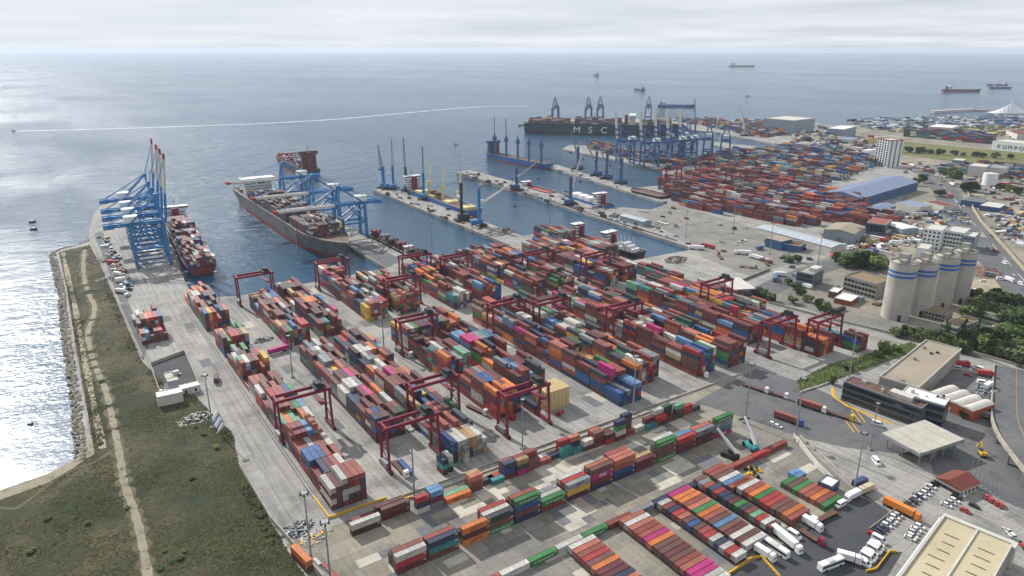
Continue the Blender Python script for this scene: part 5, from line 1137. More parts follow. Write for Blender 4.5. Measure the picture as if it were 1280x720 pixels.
# ------------------------------------------------------------------ silos
sil = [((1118, 396), 8.9, (1128, 328), 'front concrete silo with two blue bands, nearest the service road'), ((1145, 391), 8.4, (1157, 327), 'concrete silo with blue bands, half hidden behind the front one'), ((1172, 381), 8.6, (1184, 320), 'third concrete silo with blue bands'), ((1194, 376), 8.2, (1208, 314), 'last concrete silo with blue bands, nearest the highway')]
BAND = mat('blue band paint', srgb(48, 96, 160), .6, 0, .1, .2)
for q, r, tp, lab in sil:
    p = P(*q); lo, hi = 20., 90.
    for _ in range(30):
        m_ = (lo + hi) / 2
        if Q(p.x, p.y, m_)[1] > tp[1]: lo = m_
        else: hi = m_
    h = lo; t = thing('silo', lab, 'silo', p, 0, 'concrete silos')
    part(t, 'shell', MB().tube((0, 0, 0), (0, 0, h), r, r, 48), SILO, smooth=False)
    for k in (0, 1): part(t, 'band', MB().tube((0, 0, h * (.84 - .075 * k)), (0, 0, h * (.84 - .075 * k) + 1.7), r + .05, r + .05, 48, cap=False), BAND)
    rm = MB()
    for k in range(48):
        a0, a1 = 2 * math.pi * k / 48, 2 * math.pi * (k + 1) / 48
        rm.beam((r * math.cos(a0) * .985, r * math.sin(a0) * .985, h + .5), (r * math.cos(a1) * .985, r * math.sin(a1) * .985, h + .5), .35, 1.)
    part(t, 'rim', rm, CONCRETE)
    part(t, 'head_house', MB().cbox((r * .35, r * .2, h), (r * .55, r * .7, 5.5)).cbox((-r * .3, -r * .1, h), (r * .5, r * .4, 2.6)), CONCRETE)
    for k in range(6): part(t, 'roof_vent', MB().tube((rnd.uniform(-.7, .6) * r, rnd.uniform(-.7, .3) * r, h), (rnd.uniform(-.7, .6) * r, rnd.uniform(-.7, .3) * r, h + rnd.uniform(1.5, 3.)), .6, .4, 8), GREY)
    part(t, 'base_door', MB().cbox((-r * .7, -r * .74, 0), (3, 1, 4.5)), DARK)

# ------------------------------------------------------------------ vehicles (front towards +x)
def wheel(t, x, y, r=.33, w_=.24):
    o = part(t, 'wheel', MB().tube((x, y - w_ / 2, r), (x, y + w_ / 2, r), r, n=12), BLACK); return o
def loft(sec):
    """sections (x, half width bottom, half width top, z0, z1) -> closed body"""
    b = MB(); vs = []
    for x, w0, w1, z0, z1 in sec: vs += [(x, -w0, z0), (x, w0, z0), (x, w1, z1), (x, -w1, z1)]
    fs = [(0, 1, 2, 3)]; n = len(sec)
    for i in range(n - 1):
        k = 4 * i
        fs += [(k, k + 4, k + 5, k + 1), (k + 1, k + 5, k + 6, k + 2), (k + 2, k + 6, k + 7, k + 3), (k + 3, k + 7, k + 4, k)]
    k = 4 * (n - 1); fs.append((k + 3, k + 2, k + 1, k)); b.add(vs, fs); b.f = [f[::-1] for f in b.f]; return b
def make_car(hatch=True):
    t = thing('parked_car', 'x', 'car')
    part(t, 'body', loft([(-2.15, .8, .78, .35, .75), (-2.0, .88, .84, .25, .95), (-.9, .9, .86, .22, 1.0), (.9, .9, .84, .22, .98), (1.9, .86, .76, .25, .8), (2.15, .74, .7, .35, .65)]), CARPAINT)
    part(t, 'roof', loft([(-1.55 if hatch else -1.1, .72, .66, 1.36, 1.42), (-.6, .74, .68, 1.42, 1.5), (.35, .72, .64, 1.38, 1.45)]), CARPAINT)
    part(t, 'window_band', loft([(-2.0 if hatch else -1.7, .8, .72, .9, .98), (-1.5 if hatch else -1.1, .8, .7, .95, 1.37), (-.5, .82, .72, .95, 1.43), (.4, .82, .68, .95, 1.39), (1.15, .78, .7, .92, .99)]), GLASS)
    for x in (-1.3, 1.3):
        for y in (-.8, .8): wheel(t, x, y)
    return t
def make_van(ln=5.6, h=2.4):
    t = thing('parked_van', 'x', 'van'); a = ln / 2
    part(t, 'body', loft([(-a, .95, .9, .35, h - .1), (-a + .2, 1., .92, .3, h), (a - 1.6, 1., .92, .3, h), (a - .8, 1., .85, .3, h * .62), (a, .9, .82, .35, h * .42)]), CARPAINT)
    part(t, 'windscreen', loft([(a - 1.55, .86, .8, h * .66, h - .08), (a - .78, .9, .86, h * .6, h * .64)]), GLASS)
    for s in (-1, 1): part(t, 'side_window', MB().box(-a + .5, a - 1.7, s * .975 - .02, s * .975 + .02, h * .6, h * .84), GLASS)
    for x in (-a + 1., a - 1.1):
        for y in (-.85, .85): wheel(t, x, y, .38)
    return t
def make_bus():
    t = thing('parked_bus', 'x', 'bus')
    part(t, 'body', loft([(-5.6, 1.2, 1.12, .4, 3.1), (-5.5, 1.25, 1.15, .35, 3.2), (5.3, 1.25, 1.15, .35, 3.2), (5.6, 1.2, 1.05, .4, 2.9)]), CARPAINT)
    part(t, 'window_band', MB().box(-5.3, 5.45, -1.27, 1.27, 1.6, 2.5), GLASS); part(t, 'roof_unit', MB().box(-2, 1, -.8, .8, 3.2, 3.45), OFFWHITE)
    for x in (-3.4, 3.6):
        for y in (-1.1, 1.1): wheel(t, x, y, .5, .3)
    return t
def tractor(t, x, paint=CARPAINT):
    part(t, 'cab', loft([(x - 1.1, 1.2, 1.15, .9, 3.2), (x - .9, 1.22, 1.18, .8, 3.5), (x + .5, 1.22, 1.15, .6, 3.3), (x + 1.1, 1.2, 1.0, .5, 1.9)]), paint)
    part(t, 'windscreen', loft([(x + .55, 1.05, 1., 2., 3.1), (x + 1.1, 1.05, .95, 1.85, 1.95)]), GLASS)
    part(t, 'chassis', MB().box(x - 4.6, x + 1., -.5, .5, .6, .95), DARK)
    for xx in (x + .3, x - 3., x - 4.2):
        for y in (-1., 1.): wheel(t, xx, y, .5, .36)
def make_semi(load):
    t = thing('articulated_truck', 'x', 'truck')
    tractor(t, 6.6)
    part(t, 'trailer_bed', MB().box(-7.2, 5., -1.2, 1.2, 1.0, 1.3), DARK if load != 'flat' else BROWN)
    if load == 'box': part(t, 'box_body', MB().box(-7.2, 5., -1.24, 1.24, 1.32, 3.9), CARPAINT)
    for x in (-6.4, -5.1, -3.8):
        for y in (-1., 1.): wheel(t, x, y, .5, .36)
    return t
def make_lorry():
    t = thing('box_lorry', 'x', 'truck'); tractor(t, 2.8); part(t, 'box_body', MB().box(-4.6, 1.4, -1.22, 1.22, 1., 3.5), CARPAINT)
    for y in (-1., 1.): wheel(t, -3.2, y, .5, .36)
    return t
WHT = (.72, .73, .74, 1); car, sed, van, bus = make_car(True), make_car(False), make_van(), make_bus()
semi_b, semi_f, lorry = make_semi('box'), make_semi('flat'), make_lorry()
CCOL = {'white': WHT, 'silver': (.45, .46, .48, 1), 'black': (.02, .02, .022, 1), 'red': (.4, .03, .03, 1), 'grey': (.16, .17, .18, 1), 'blue': (.05, .1, .25, 1), 'dark blue': (.02, .04, .1, 1)}
def head(q0, q1):
    d = P(*q1) - P(*q0); return math.degrees(math.atan2(d.y, d.x))
def put(proto, q, deg, label, colr, group, z=.08):
    p = P(*q); return dup(proto, (p.x, p.y, z), R(deg), label, group, colr)
def car_row(q0, q1, n, deg, cols, where, group, jit=.3):
    for i in range(n):
        f = i / max(1, n - 1); c = cols[i % len(cols)]; p = P(q0[0] + (q1[0] - q0[0]) * f, q0[1] + (q1[1] - q0[1]) * f)
        dup(sed if (i * 7) % 3 == 0 else car, (p.x + rnd.uniform(-jit, jit), p.y + rnd.uniform(-jit, jit), .1), R(deg + rnd.uniform(-2, 2)), '%s car parked %s' % (c, where), group, CCOL[c])
GC = 'cars parked in the car park'
car_row((1151, 621), (1172, 603), 6, -82, ['white', 'white', 'silver', 'white', 'black', 'silver'], 'along the fence near the brick-red roof', GC)
car_row((1133, 633), (1147, 622), 5, -82, ['black', 'grey', 'black', 'silver', 'dark blue'], 'along the fence in the darker middle group', GC)
car_row((1104, 661), (1122, 645), 6, -82, ['black', 'white', 'silver', 'white', 'white', 'silver'], 'along the fence below the orange truck', GC)
car_row((1091, 670), (1104, 661), 4, -82, ['red', 'black', 'dark blue', 'grey'], 'at the lower corner of the car park fence', GC)
car_row((1136, 674), (1149, 660), 5, -82, ['white', 'white', 'silver', 'white', 'white'], 'against the beige warehouse wall', GC)
car_row((1183, 633), (1200, 620), 5, -82, ['white', 'silver', 'white', 'black', 'white'], 'near the warehouse entrance block', GC)
car_row((1206, 640), (1218, 634), 2, -88, ['red', 'black'], 'beside the yellow posts in front of the entrance', GC)
car_row((1232, 622), (1252, 634), 4, 20, ['red', 'red', 'red', 'red'], 'by the flagpoles of the forecourt', GC)
car_row((1258, 664), (1284, 690), 5, 60, ['silver', 'white', 'grey', 'red', 'black'], 'beyond the beige warehouse corner', GC)
GV = 'white vans parked in a row'
for i in range(8):
    f = i / 7; p = P(1079 + 19 * f, 706 - 24 * f); dup([van, car][i % 3 == 1], (p.x, p.y, .1), R(-88), 'white %s in the row behind the yellow rail' % ['van', 'car'][i % 3 == 1], GV, WHT)
put(van, (1099, 677), -88, 'larger white van at the head of the van row', WHT, GV); put(bus, (1038, 709), -10, 'white and blue bus alone on the dark asphalt', WHT, 'buses and trucks in the truck park')
put(lorry, (1062, 702), -60, 'white tank lorry beside the van row', WHT, 'buses and trucks in the truck park')
GP = 'buses and trucks in the truck park'
put(semi_b, (982, 679), -100, 'white articulated truck parked at the end of the trailer files', WHT, GP); put(bus, (969, 689), -91, 'white minibus parked beside the articulated truck', WHT, GP); put(lorry, (957, 697), -88, 'white flat lorry parked beside the minibus', WHT, GP); put(van, (993, 671), -91, 'white van beside the articulated truck', WHT, GP)
put(semi_f, (1008, 670), -92, 'flatbed truck with dark red cab', (.22, .02, .05, 1), GP); put(lorry, (1016, 660), -90, 'white lorry facing the trailer files', WHT, GP); put(semi_f, (1030, 649), 176, 'empty flatbed truck with white cab', WHT, GP); put(van, (1050, 633), 178, 'white van parked by the gate hut wall', WHT, GP); put(lorry, (1064, 624), 178, 'white box lorry parked by the gate hut wall', WHT, GP)
put(lorry, (1083, 615), -5, 'tan and white lorry at the narrow end of the apron', (.5, .42, .3, 1), GP); put(lorry, (1075, 607), -5, 'navy lorry at the narrow end of the apron', (.03, .05, .14, 1), GP)
put(van, (1095, 579), -125, 'white minibus alone on the pale plaza apron', WHT, 'vehicles on the gate plaza')
def cab_colour(t, c):
    for ch in t.children:
        if ch.name.startswith('cab'): ch.color = c
t = put(semi_b, (985, 527), -77, 'articulated truck with blue cab and rust container on the plaza', (.24, .07, .05, 1), 'vehicles on the gate plaza'); cab_colour(t, (.04, .1, .3, 1))
cab_colour(put(semi_b, (1014, 511), -77, 'articulated truck with white cab and rust container approaching the gates', (.26, .08, .05, 1), 'vehicles on the gate plaza'), WHT); put(semi_f, (1048, 521), -77, 'long flatbed truck queueing at the yellow hatching', (.55, .45, .05, 1), 'vehicles on the gate plaza'); put(van, (1097, 532), -77, 'white van below the yellow kerb of the office', WHT, 'vehicles on the gate plaza')
put(semi_f, (968, 494), -77, 'flatbed truck with white cab on the far side of the plaza', WHT, 'vehicles on the gate plaza'); put(semi_f, (944, 487), -77, 'flatbed truck with white cab following along the far kerb', WHT, 'vehicles on the gate plaza')
put(car, (966, 531), -77, 'white car beside the tall mast wall', WHT, 'vehicles on the gate plaza'); put(car, (972, 534), -77, 'second white car beside the tall mast wall', WHT, 'vehicles on the gate plaza')
put(semi_b, (1126, 641), -88, 'orange box truck in the middle of the car park', (.62, .2, .03, 1), GC)
put(lorry, (271, 476), 75, 'small dark lorry driving on the quay apron', (.08, .03, .04, 1), 'vehicles on the apron'); put(car, (203, 490), 20, 'white pickup in the substation yard', WHT, 'vehicles on the apron')
t = thing('articulated_truck', 'magenta container truck crossing the lane beside the quay-side block', 'truck', P(348, 441), R(8))
tractor(t, 7.6, RED); part(t, 'trailer_bed', MB().box(-6.4, 6, -1.2, 1.2, 1., 1.3), DARK); part(t, 'box_body', MB().box(-6.2, 5.9, -1.22, 1.22, 1.32, 3.9), mat('magenta paint', srgb(176, 34, 110), .6))
GY = 'trucks in the yard lanes'
for q, dg, lab in (((596, 514), -77, 'flatbed with white cab waiting in the lane beside the fourth block'), ((508, 442), -90, 'terminal truck in the lane left of the fifth block'), ((622, 500), -90, 'terminal flatbed near the red gantry legs'), ((500, 588), -90, 'white terminal truck beside the second block gantry'), ((870, 468), -77, 'flatbed with white cab at the near end of the eighth block'), ((548, 388), -90, 'white terminal truck in the lane beyond the cross lane'), ((690, 500), 0, 'terminal flatbed beside the crated cargo')):
    put(semi_f, q, dg, lab, WHT, GY)
# far traffic and parked lorries
r2 = random.Random(17)
far_spots = [('parked on the dock apron', [(900, 322), (928, 318), (945, 324), (958, 330), (935, 335), (885, 310), (870, 312), (958, 288), (950, 312)], (semi_b, semi_f, lorry)), ('on the truck lot beyond the silos', [(1090, 300), (1105, 302), (1120, 305), (1135, 300), (1150, 270), (1128, 268), (1140, 290), (1110, 292), (1068, 312), (1085, 310), (1098, 312), (1180, 262), (1170, 268), (1130, 278), (1145, 282), (1060, 302)], (lorry, semi_b, van)),
             ('on the highway', [(1176, 232), (1188, 246), (1196, 254), (1202, 268), (1214, 278), (1228, 296), (1244, 315), (1256, 330), (1268, 345), (1276, 356), (1236, 312), (1262, 352), (1205, 258)], (car, van, lorry)), ('beyond the highway wall', [(1235, 268), (1245, 272), (1255, 282), (1240, 285), (1228, 262), (1262, 290), (1275, 295), (1280, 280), (1270, 275), (1250, 250), (1268, 245), (1278, 252), (1246, 292), (1256, 299)], (van, car, lorry, semi_b)),
             ('among the scattered boxes below the meadow', [(1140, 208), (1152, 212), (1165, 214), (1178, 212), (1132, 216), (1150, 205), (1195, 222), (1215, 226), (1190, 232), (1255, 232), (1270, 236)], (lorry, semi_b)), ('beside the trees below the silos', [(1262, 412), (1246, 410), (1238, 415), (1254, 418), (1215, 366), (1228, 352), (1236, 345), (1250, 350)], (car, van, lorry)),
             ('behind the tan warehouse', [(1195, 462), (1203, 458), (1213, 464), (1222, 462), (1232, 466), (1228, 480), (1235, 485), (1240, 492), (1210, 470), (1230, 508), (1242, 515), (1200, 516), (1193, 515), (1225, 520), (1232, 470)], (car, van, lorry, sed)), ('under the far gate road', [(975, 345), (968, 350), (990, 335), (1012, 325), (1040, 322), (1002, 358), (1008, 360)], (semi_b, lorry, van)), ('on the pier', [(560, 262), (600, 232), (640, 240), (690, 252), (800, 288), (830, 296), (640, 224), (735, 225)], (lorry, van)), ('on the left quay strip', [(148, 345), (152, 352), (156, 362), (160, 370), (150, 366), (140, 330), (145, 338), (136, 320), (152, 340)], (van, lorry, car))]
for where, sp, pr in far_spots:
    for q in sp:
        c = r2.choice(['white', 'white', 'white', 'silver', 'red', 'blue', 'grey']); pt = r2.choice(pr)
        kind = pt['category'] if pt['category'] else 'truck'
        put(pt, q, r2.choice([0, 90, 45, -50, 130]) + r2.uniform(-8, 8) if 'highway' != where.split()[-1] else -118 + r2.uniform(-4, 4), '%s %s %s' % (c, kind, where), CCOL[c], 'vehicles ' + where)
for o_ in (car, sed, van, bus, semi_b, semi_f, lorry): kill(o_)

# trailers under the filed containers
tr0 = {}
for l in (L40, L20):
    t = thing('container_trailer', 'x', 'trailer')
    part(t, 'frame', MB().box(-l / 2, l / 2 + .9, -.95, -.7, 1.0, 1.22).box(-l / 2, l / 2 + .9, .7, .95, 1.0, 1.22).box(-l / 2, -l / 2 + .3, -1.2, 1.2, 1., 1.22).box(l / 2 - .3, l / 2 + .9, -1.2, 1.2, .98, 1.2), DARK)
    for x in ((l / 2 - .3, l / 2 - 1.5) if l < 7 else (l / 2 - .3, l / 2 - 1.5, l / 2 - 2.7)):
        for y in (-.85, .85): wheel(t, x, y, .5, .4)
    part(t, 'landing_gear', MB().box(-l / 2 + 1.8, -l / 2 + 2., -.9, -.7, .05, 1.).box(-l / 2 + 1.8, -l / 2 + 2., .7, .9, .05, 1.), GREY)
    tr0[l] = t
for i, (x, y, l) in enumerate(TR): dup(tr0[l], (x, y, .03), 0, 'dark-framed %s trailer under a container in the files' % ('long' if l > 7 else 'short'), 'trailers carrying the filed containers')
for t in tr0.values(): kill(t)

# reach stackers
def reach_stacker(q, rz, paint, label, lift):
    t = thing('reach_stacker', label, 'reach stacker', P(*q), R(rz))
    part(t, 'body', loft([(-4.2, 1.6, 1.5, 1., 2.6), (-2, 1.8, 1.7, .9, 2.8), (3.4, 1.8, 1.6, .9, 2.0), (4.2, 1.6, 1.5, 1., 1.7)]), paint)
    part(t, 'cab', MB().box(-1.2, .8, -.9, .9, 2.8, 4.6), GLASS)
    a = Vector((-3.2, 0, 3.6)); e = a + Vector((math.cos(lift), 0, math.sin(lift))) * 14
    part(t, 'boom', MB().beam(a, a + (e - a) * .6, 1.1, 1.2).beam(a + (e - a) * .55, e, .8, .9), WHITE)
    part(t, 'spreader', MB().cbox((e.x, 0, e.z - 1.6), (1.6, 5.8, .4)).beam(e, e + Vector((0, 0, -1.4)), .7), DARK)
    for x, r in ((2.8, .95), (-3.2, .8)):
        for y in (-1.7, 1.7): wheel(t, x, y, r, .7)
reach_stacker((912, 572), 100, DARK, 'dark reach stacker with pale boom raised beside the single row', R(38)); reach_stacker((938, 560), 75, mat('teal machine paint', srgb(60, 150, 150), .5), 'teal reach stacker with boom raised at the row end', R(45))

# excavator near the canopy
t = thing('excavator', 'yellow excavator parked under the elevated road', 'excavator', P(1228, 570), R(40))
part(t, 'body', loft([(-2, 1.3, 1.2, 1.1, 2.6), (1.6, 1.3, 1.2, 1.1, 2.2)]), YELLOW); part(t, 'cab', MB().box(0, 1.5, .2, 1.2, 2.2, 3.4), GLASS)
for y in (-1.1, 1.1): part(t, 'track', MB().box(-2.2, 2.2, y - .3, y + .3, 0.05, 1.), DARK)
part(t, 'arm', MB().beam((1.4, 0, 2.2), (4.5, 0, 5.2), .5).beam((4.5, 0, 5.2), (7., 0, 2.), .4).cbox((7., 0, .8), (1., 1., 1.2)), YELLOW)

# elevated road on the right
el = smooth_line(px((1254, 462), (1252, 500), (1252, 540), (1268, 580), (1300, 622), (1340, 660)), 8)
ez = [.2 + 7. * min(1., max(0, (i - 6) / 20.)) for i in range(len(el))]
fl = thing('elevated_road', 'curving elevated road with pale parapets rising past the excavator', 'road')
n = len(el); ot = strip([Vector((p.x + 7.0, p.y - 4., 0)) for p in el], 22.)
mb = MB(); mb.add([(ot[i][0], ot[i][1], ez[i]) for i in range(n)] + [(ot[2 * n - 1 - i][0], ot[2 * n - 1 - i][1], ez[i]) for i in range(n)], [(n + i, n + i + 1, i + 1, i) for i in range(n - 1)]); part(fl, 'road_deck', mb, G_ASPH)
for side in (0, 1):
    for i in range(n - 1):
        a = ot[i] if side == 0 else ot[2 * n - 1 - i]; b = ot[i + 1] if side == 0 else ot[2 * n - 2 - i]
        part(fl, 'parapet', MB().beam((a[0], a[1], ez[i] - .3), (b[0], b[1], ez[i + 1] - .3), .6, 2.6), CONC_WALL)
for i in range(20, n - 1, 5):
    for s in (ot[i], ot[2 * n - 1 - i]): part(fl, 'pier', MB().box(s[0] - .8, s[0] + .8, s[1] - .8, s[1] + .8, 0, ez[i] - .6), CONCRETE)
part(fl, 'centre_line', MB().add([(p.x + 7.2, p.y - 4., z + .04) for p, z in zip(el, ez)] + [(p.x + 7.6, p.y - 4., z + .04) for p, z in zip(el, ez)], [(n + i, n + i + 1, i + 1, i)[::-1] for i in range(n - 1)]), YELLOW)

# flagpoles, yellow rails, scrap, crates, tyres
for i in range(9):
    p = P(1212 + i * 5.2, 597 + i * 3.6); t = thing('flagpole', 'tall grey flagpole in the forecourt row', 'flagpole', p, 0, 'flagpoles along the forecourt'); part(t, 'pole', MB().tube((0, 0, .3), (0, 0, 11), .14, .08, 8), GREY); part(t, 'footing', MB().cbox((0, 0, 0), (.8, .8, .3)), CONCRETE)
wall_run('yellow_rail', 'yellow guard rail bending round the truck park corner', [P(905, 722), P(940, 698), P(952, 697), P(975, 722)], .9, .5, YELLOW, 'rail'); wall_run('yellow_rail', 'yellow guard rail in front of the white van row', [P(1082, 715), P(1095, 712), P(1112, 690), P(1120, 691)], .9, .4, YELLOW, 'rail')
# pale crated cargo: five tiers of crates
r2 = random.Random(31)
cr = [MB().box(-1.2, 1.2, -3., 3., 0, 2.1).box(-1.25, 1.25, -2.2, -1.9, 0, 2.14, 1).box(-1.25, 1.25, 1.9, 2.2, 0, 2.14, 1).box(-1.25, 1.25, -.15, .15, 0, 2.14, 1).mesh('crate', [TAN, BROWN])]
for i in range(6):
    for j in range(2):
        for k in range(5):
            o = link('cargo_crate', cr[0], None, (199.5 + i * 2.55 + r2.uniform(-.05, .05), 266 + j * 6.3, .05 + k * 2.2)); tag(o, 'pale timber crate, %s of the cube beside the red gantry' % (['bottom tier', 'second tier', 'middle tier', 'fourth tier', 'top tier'][k] + (', front side' if j == 0 else ', rear side')), 'crate', 'pale crates stacked in a cube')
t = tag(link('tarpaulin_roll', MB().tube((-2.4, 0, .9), (2.4, 0, .9), .95, .8, 12).cbox((0, 1.6, 0), (3.6, 1.2, .8)).mesh('tarpaulin_roll', mat('crimson tarpaulin', srgb(150, 30, 44), .6)), None, P(701, 518), R(20)), 'crimson tarpaulin bundle on the ground beside the crated cargo', 'tarpaulin')
r2 = random.Random(41)
def heap(name, label, q, rad, n, mats, cat, seed, hmax=1.8):
    r3 = random.Random(seed); p = P(*q); b = MB()
    for i in range(n):
        a = r3.uniform(0, 6.28); rr = rad * math.sqrt(r3.random()); x, y = rr * math.cos(a) * 1.5, rr * math.sin(a); z = max(0.1, (1 - rr / rad) * hmax * r3.uniform(.3, 1)); d = Vector((r3.uniform(-1, 1), r3.uniform(-1, 1), r3.uniform(-.3, .4))).normalized() * r3.uniform(.6, 2.)
        b.beam((x - d.x, y - d.y, z - d.z * .3), (x + d.x, y + d.y, z + d.z * .3), r3.uniform(.15, .7), r3.uniform(.1, .5), r3.randrange(len(mats)))
    return tag(link(name, b.mesh(name, mats), None, p, R(20)), label, cat, kind='stuff')
heap('scrap_heap', 'heap of scrap metal in the corner by the boundary wall', (372, 662), 4.2, 130, [GREY, DARK, WALL_GREY, BROWN, DARK], 'scrap', 1)
heap('scrap_heap', 'pale rubble and scrap spread beside the scrap heap', (394, 672), 4.2, 80, [GREY, CONCRETE, YELLOW, CONCRETE], 'scrap', 2, .8)
heap('machine_parts', 'jumble of pale machine parts by the substation yard', (245, 523), 6, 130, [OFFWHITE, GREY, CONCRETE, DARK], 'parts', 3, 2.2)
heap('machine_parts', 'rusty equipment heaped along the left quay wall', (133, 325), 9, 160, [BROWN, RED, GREY, DARK], 'parts', 4, 2.)
heap('machine_parts', 'coloured equipment left along the left quay strip', (140, 348), 8, 120, [BROWN, WALL_BLUE, GREY, RED], 'parts', 5, 2.)
heap('spare_gear', 'black spreader gear lying on the concrete by the quay-side block', (330, 425), 4, 70, [DARK, BLACK, GREY], 'gear', 6, .8)
heap('dock_cargo', 'stacked grey cargo and gear at the root of the bulk pier', (625, 290), 14, 220, [GREY, BROWN, OFFWHITE, RED, WALL_BLUE], 'cargo', 7, 4.)
heap('dock_cargo', 'dark scrap and gear at the tip of the long pier', (588, 220), 12, 160, [DARK, BROWN, GREY], 'cargo', 8, 5.)
heap('dock_cargo', 'pale pipes and gear beside the pier shed', (820, 280), 12, 150, [OFFWHITE, GREY, BROWN], 'cargo', 9, 3.)
heap('dock_cargo', 'rusty machinery on the dock apron corner', (845, 325), 9, 140, [BROWN, RED, DARK, GREY], 'cargo', 10, 4.)
heap('salvage_heap', 'blue and orange salvage heap beside the last silo', (1228, 340), 14, 260, [WALL_BLUE, ORANGE, YELLOW, GREY, BROWN], 'scrap', 11, 6.)
heap('scrap_heap', 'scrap vehicles and parts behind the arched warehouse', (1236, 490), 7, 160, [GREY, DARK, BROWN, OFFWHITE, WALL_BLUE], 'scrap', 12, 2.)
heap('wreck_lot', 'rows of wrecked cars and parts beyond the highway wall', (1262, 296), 18, 260, [DARK, GREY, BROWN, RED, OFFWHITE], 'scrap', 13, 2.5)
heap('dock_cargo', 'orange earth and gear heap near the sandy coast', (1055, 172), 26, 200, [BROWN, TAN, ORANGE], 'heap', 14, 9.)
for i in range(7):
    p = P(262 + i * 1.2, 524 + i * 2.6); tag(link('pipe_bundle', MB().tube((-4.5, 0, .5), (4.5, 0, .5), .45, n=8).tube((-4.5, .95, .5), (4.5, .95, .5), .45, n=8).tube((-4.5, .5, 1.25), (4.5, .5, 1.25), .45, n=8).mesh('pipe_bundle', [OFFWHITE, GREY, WALL_BLUE][i % 3]), None, (p.x + 3, p.y, 0.02), R(62)), 'bundle of %s pipes on the quay apron racks' % ['white', 'grey', 'blue'][i % 3], 'pipes', 'pipe bundles on the apron')
for i in range(14):
    p = P(928 + rnd.uniform(0, 22), 585 + rnd.uniform(0, 14)); tag(link('tyre_stack', MB().tube((0, 0, 0.02), (0, 0, rnd.uniform(.6, 1.6)), .75, n=12).tube((0, 0, 0), (0, 0, .3), .9, n=12).mesh('tyre_stack', BLACK if i % 2 else YELLOW), None, p), '%s stacked tyre at the head of the trailer files' % ('black' if i % 2 else 'yellow-painted'), 'tyres', 'tyres lying at the files head')
# substation gear
t = thing('pump_unit', 'pale machine unit in the middle of the substation yard', 'machine', P(220, 468), R(10)); part(t, 'casing', MB().cbox((0, 0, .3), (3.4, 2.4, 2.)), OFFWHITE); part(t, 'skid', MB().cbox((0, 0, 0), (5, 3, .3)), GREY); part(t, 'arm', MB().beam((-1, 0, 2.2), (-6, 1, 2.6), .5), OFFWHITE)
t = thing('flatbed_trailer', 'blue-tarped trailer on the left quay strip', 'trailer', P(158, 357), R(95)); part(t, 'bed', MB().box(-5, 5, -1.2, 1.2, 1., 1.3), DARK); part(t, 'tarpaulin', MB().box(-4.6, 4.4, -1.25, 1.25, 1.3, 3.2), WALL_BLUE)
for x in (-4, -2.8):
    for y in (-1, 1): wheel(t, x, y, .5, .3)

# uncountable goods, parked plant and small craft of the far ground
def scatter(name, label, cat, polys, n, sizes, mats_, seed, z=0.):
    r3 = random.Random(seed); b = MB(); us = [q[0] for pl in polys for q in pl]; vs_ = [q[1] for pl in polys for q in pl]; k = 0; tries = 0
    while k < n and tries < n * 40:
        tries += 1; u, v = r3.uniform(min(us), max(us)), r3.uniform(min(vs_), max(vs_))
        if not any(inside((u, v), pl) for pl in polys): continue
        p = P(u, v); l, w_, h = r3.choice(sizes); f = r3.uniform(.6, 1.3); a = r3.choice([0., R(90), R(4), R(94), r3.uniform(0, 3.1)]); d = Vector((math.cos(a), math.sin(a), 0)) * (l * f / 2); mi = r3.randrange(len(mats_))
        b.beam(p - d + Vector((0, 0, h * f / 2 + z)), p + d + Vector((0, 0, h * f / 2 + z)), w_ * f, h * f, mi)
        if r3.random() < .4: b.beam(p - d * .5 + Vector((0, 0, h * f * 1.25 + z)), p + d * .2 + Vector((0, 0, h * f * 1.25 + z)), w_ * f * .7, h * f * .5, r3.randrange(len(mats_)))
        k += 1
    tag(link(name, b.mesh(name, mats_)), label, cat, kind='stuff')
GOODS = [(12, 2.5, 2.6), (6, 2.4, 2.5), (8, 2.5, 3), (4.5, 1.8, 1.4), (4.5, 1.8, 1.4), (14, 4, 1.2), (5, 5, 2), (3, 2, 1.2)]
PAL = [GREY, OFFWHITE, BROWN, DARK, WALL_BLUE, WALL_GREY, mat('rust sheet roof', None), WHITE, TAN]
scatter('yard_goods', 'jumble of goods, trailers and sheds over the ground beyond the dock', 'goods', [[(1040, 300), (1140, 268), (1200, 262), (1215, 300), (1150, 312), (1070, 322)], [(1200, 240), (1290, 228), (1290, 262), (1250, 268), (1225, 262)], [(1228, 268), (1290, 268), (1290, 310), (1260, 300)], [(1110, 200), (1180, 204), (1290, 222), (1290, 236), (1190, 232), (1140, 214)]], 520, GOODS, PAL, 61)
scatter('yard_goods', 'trailers and loose cargo strewn over the dock apron', 'goods', [[(790, 262), (835, 252), (950, 290), (1040, 318), (960, 332), (880, 312)], [(985, 345), (1010, 335), (1130, 372), (1100, 400), (1030, 392)]], 38, GOODS, PAL[:4] + [WALL_GREY], 62)
scatter('yard_goods', 'plant and loose cargo among the far quay stacks', 'goods', [[(840, 150), (955, 154), (1050, 160), (1080, 190), (1000, 186), (985, 168), (900, 160)], [(1010, 170), (1090, 176), (1100, 200), (1020, 190)]], 420, GOODS + [(20, 10, 8), (14, 8, 6)], PAL, 63)
scatter('boatyard', 'countless small boats laid up along the coast by the marina', 'boats', [[(1060, 152), (1130, 148), (1290, 146), (1290, 158), (1180, 160), (1090, 162)]], 1300, [(12, 3.6, 2.4), (16, 4.4, 3.), (9, 3, 2.), (24, 6, 5)], [WHITE, OFFWHITE, WALL_GREY, WALL_BLUE, NAVY, GREY, DARK], 64)
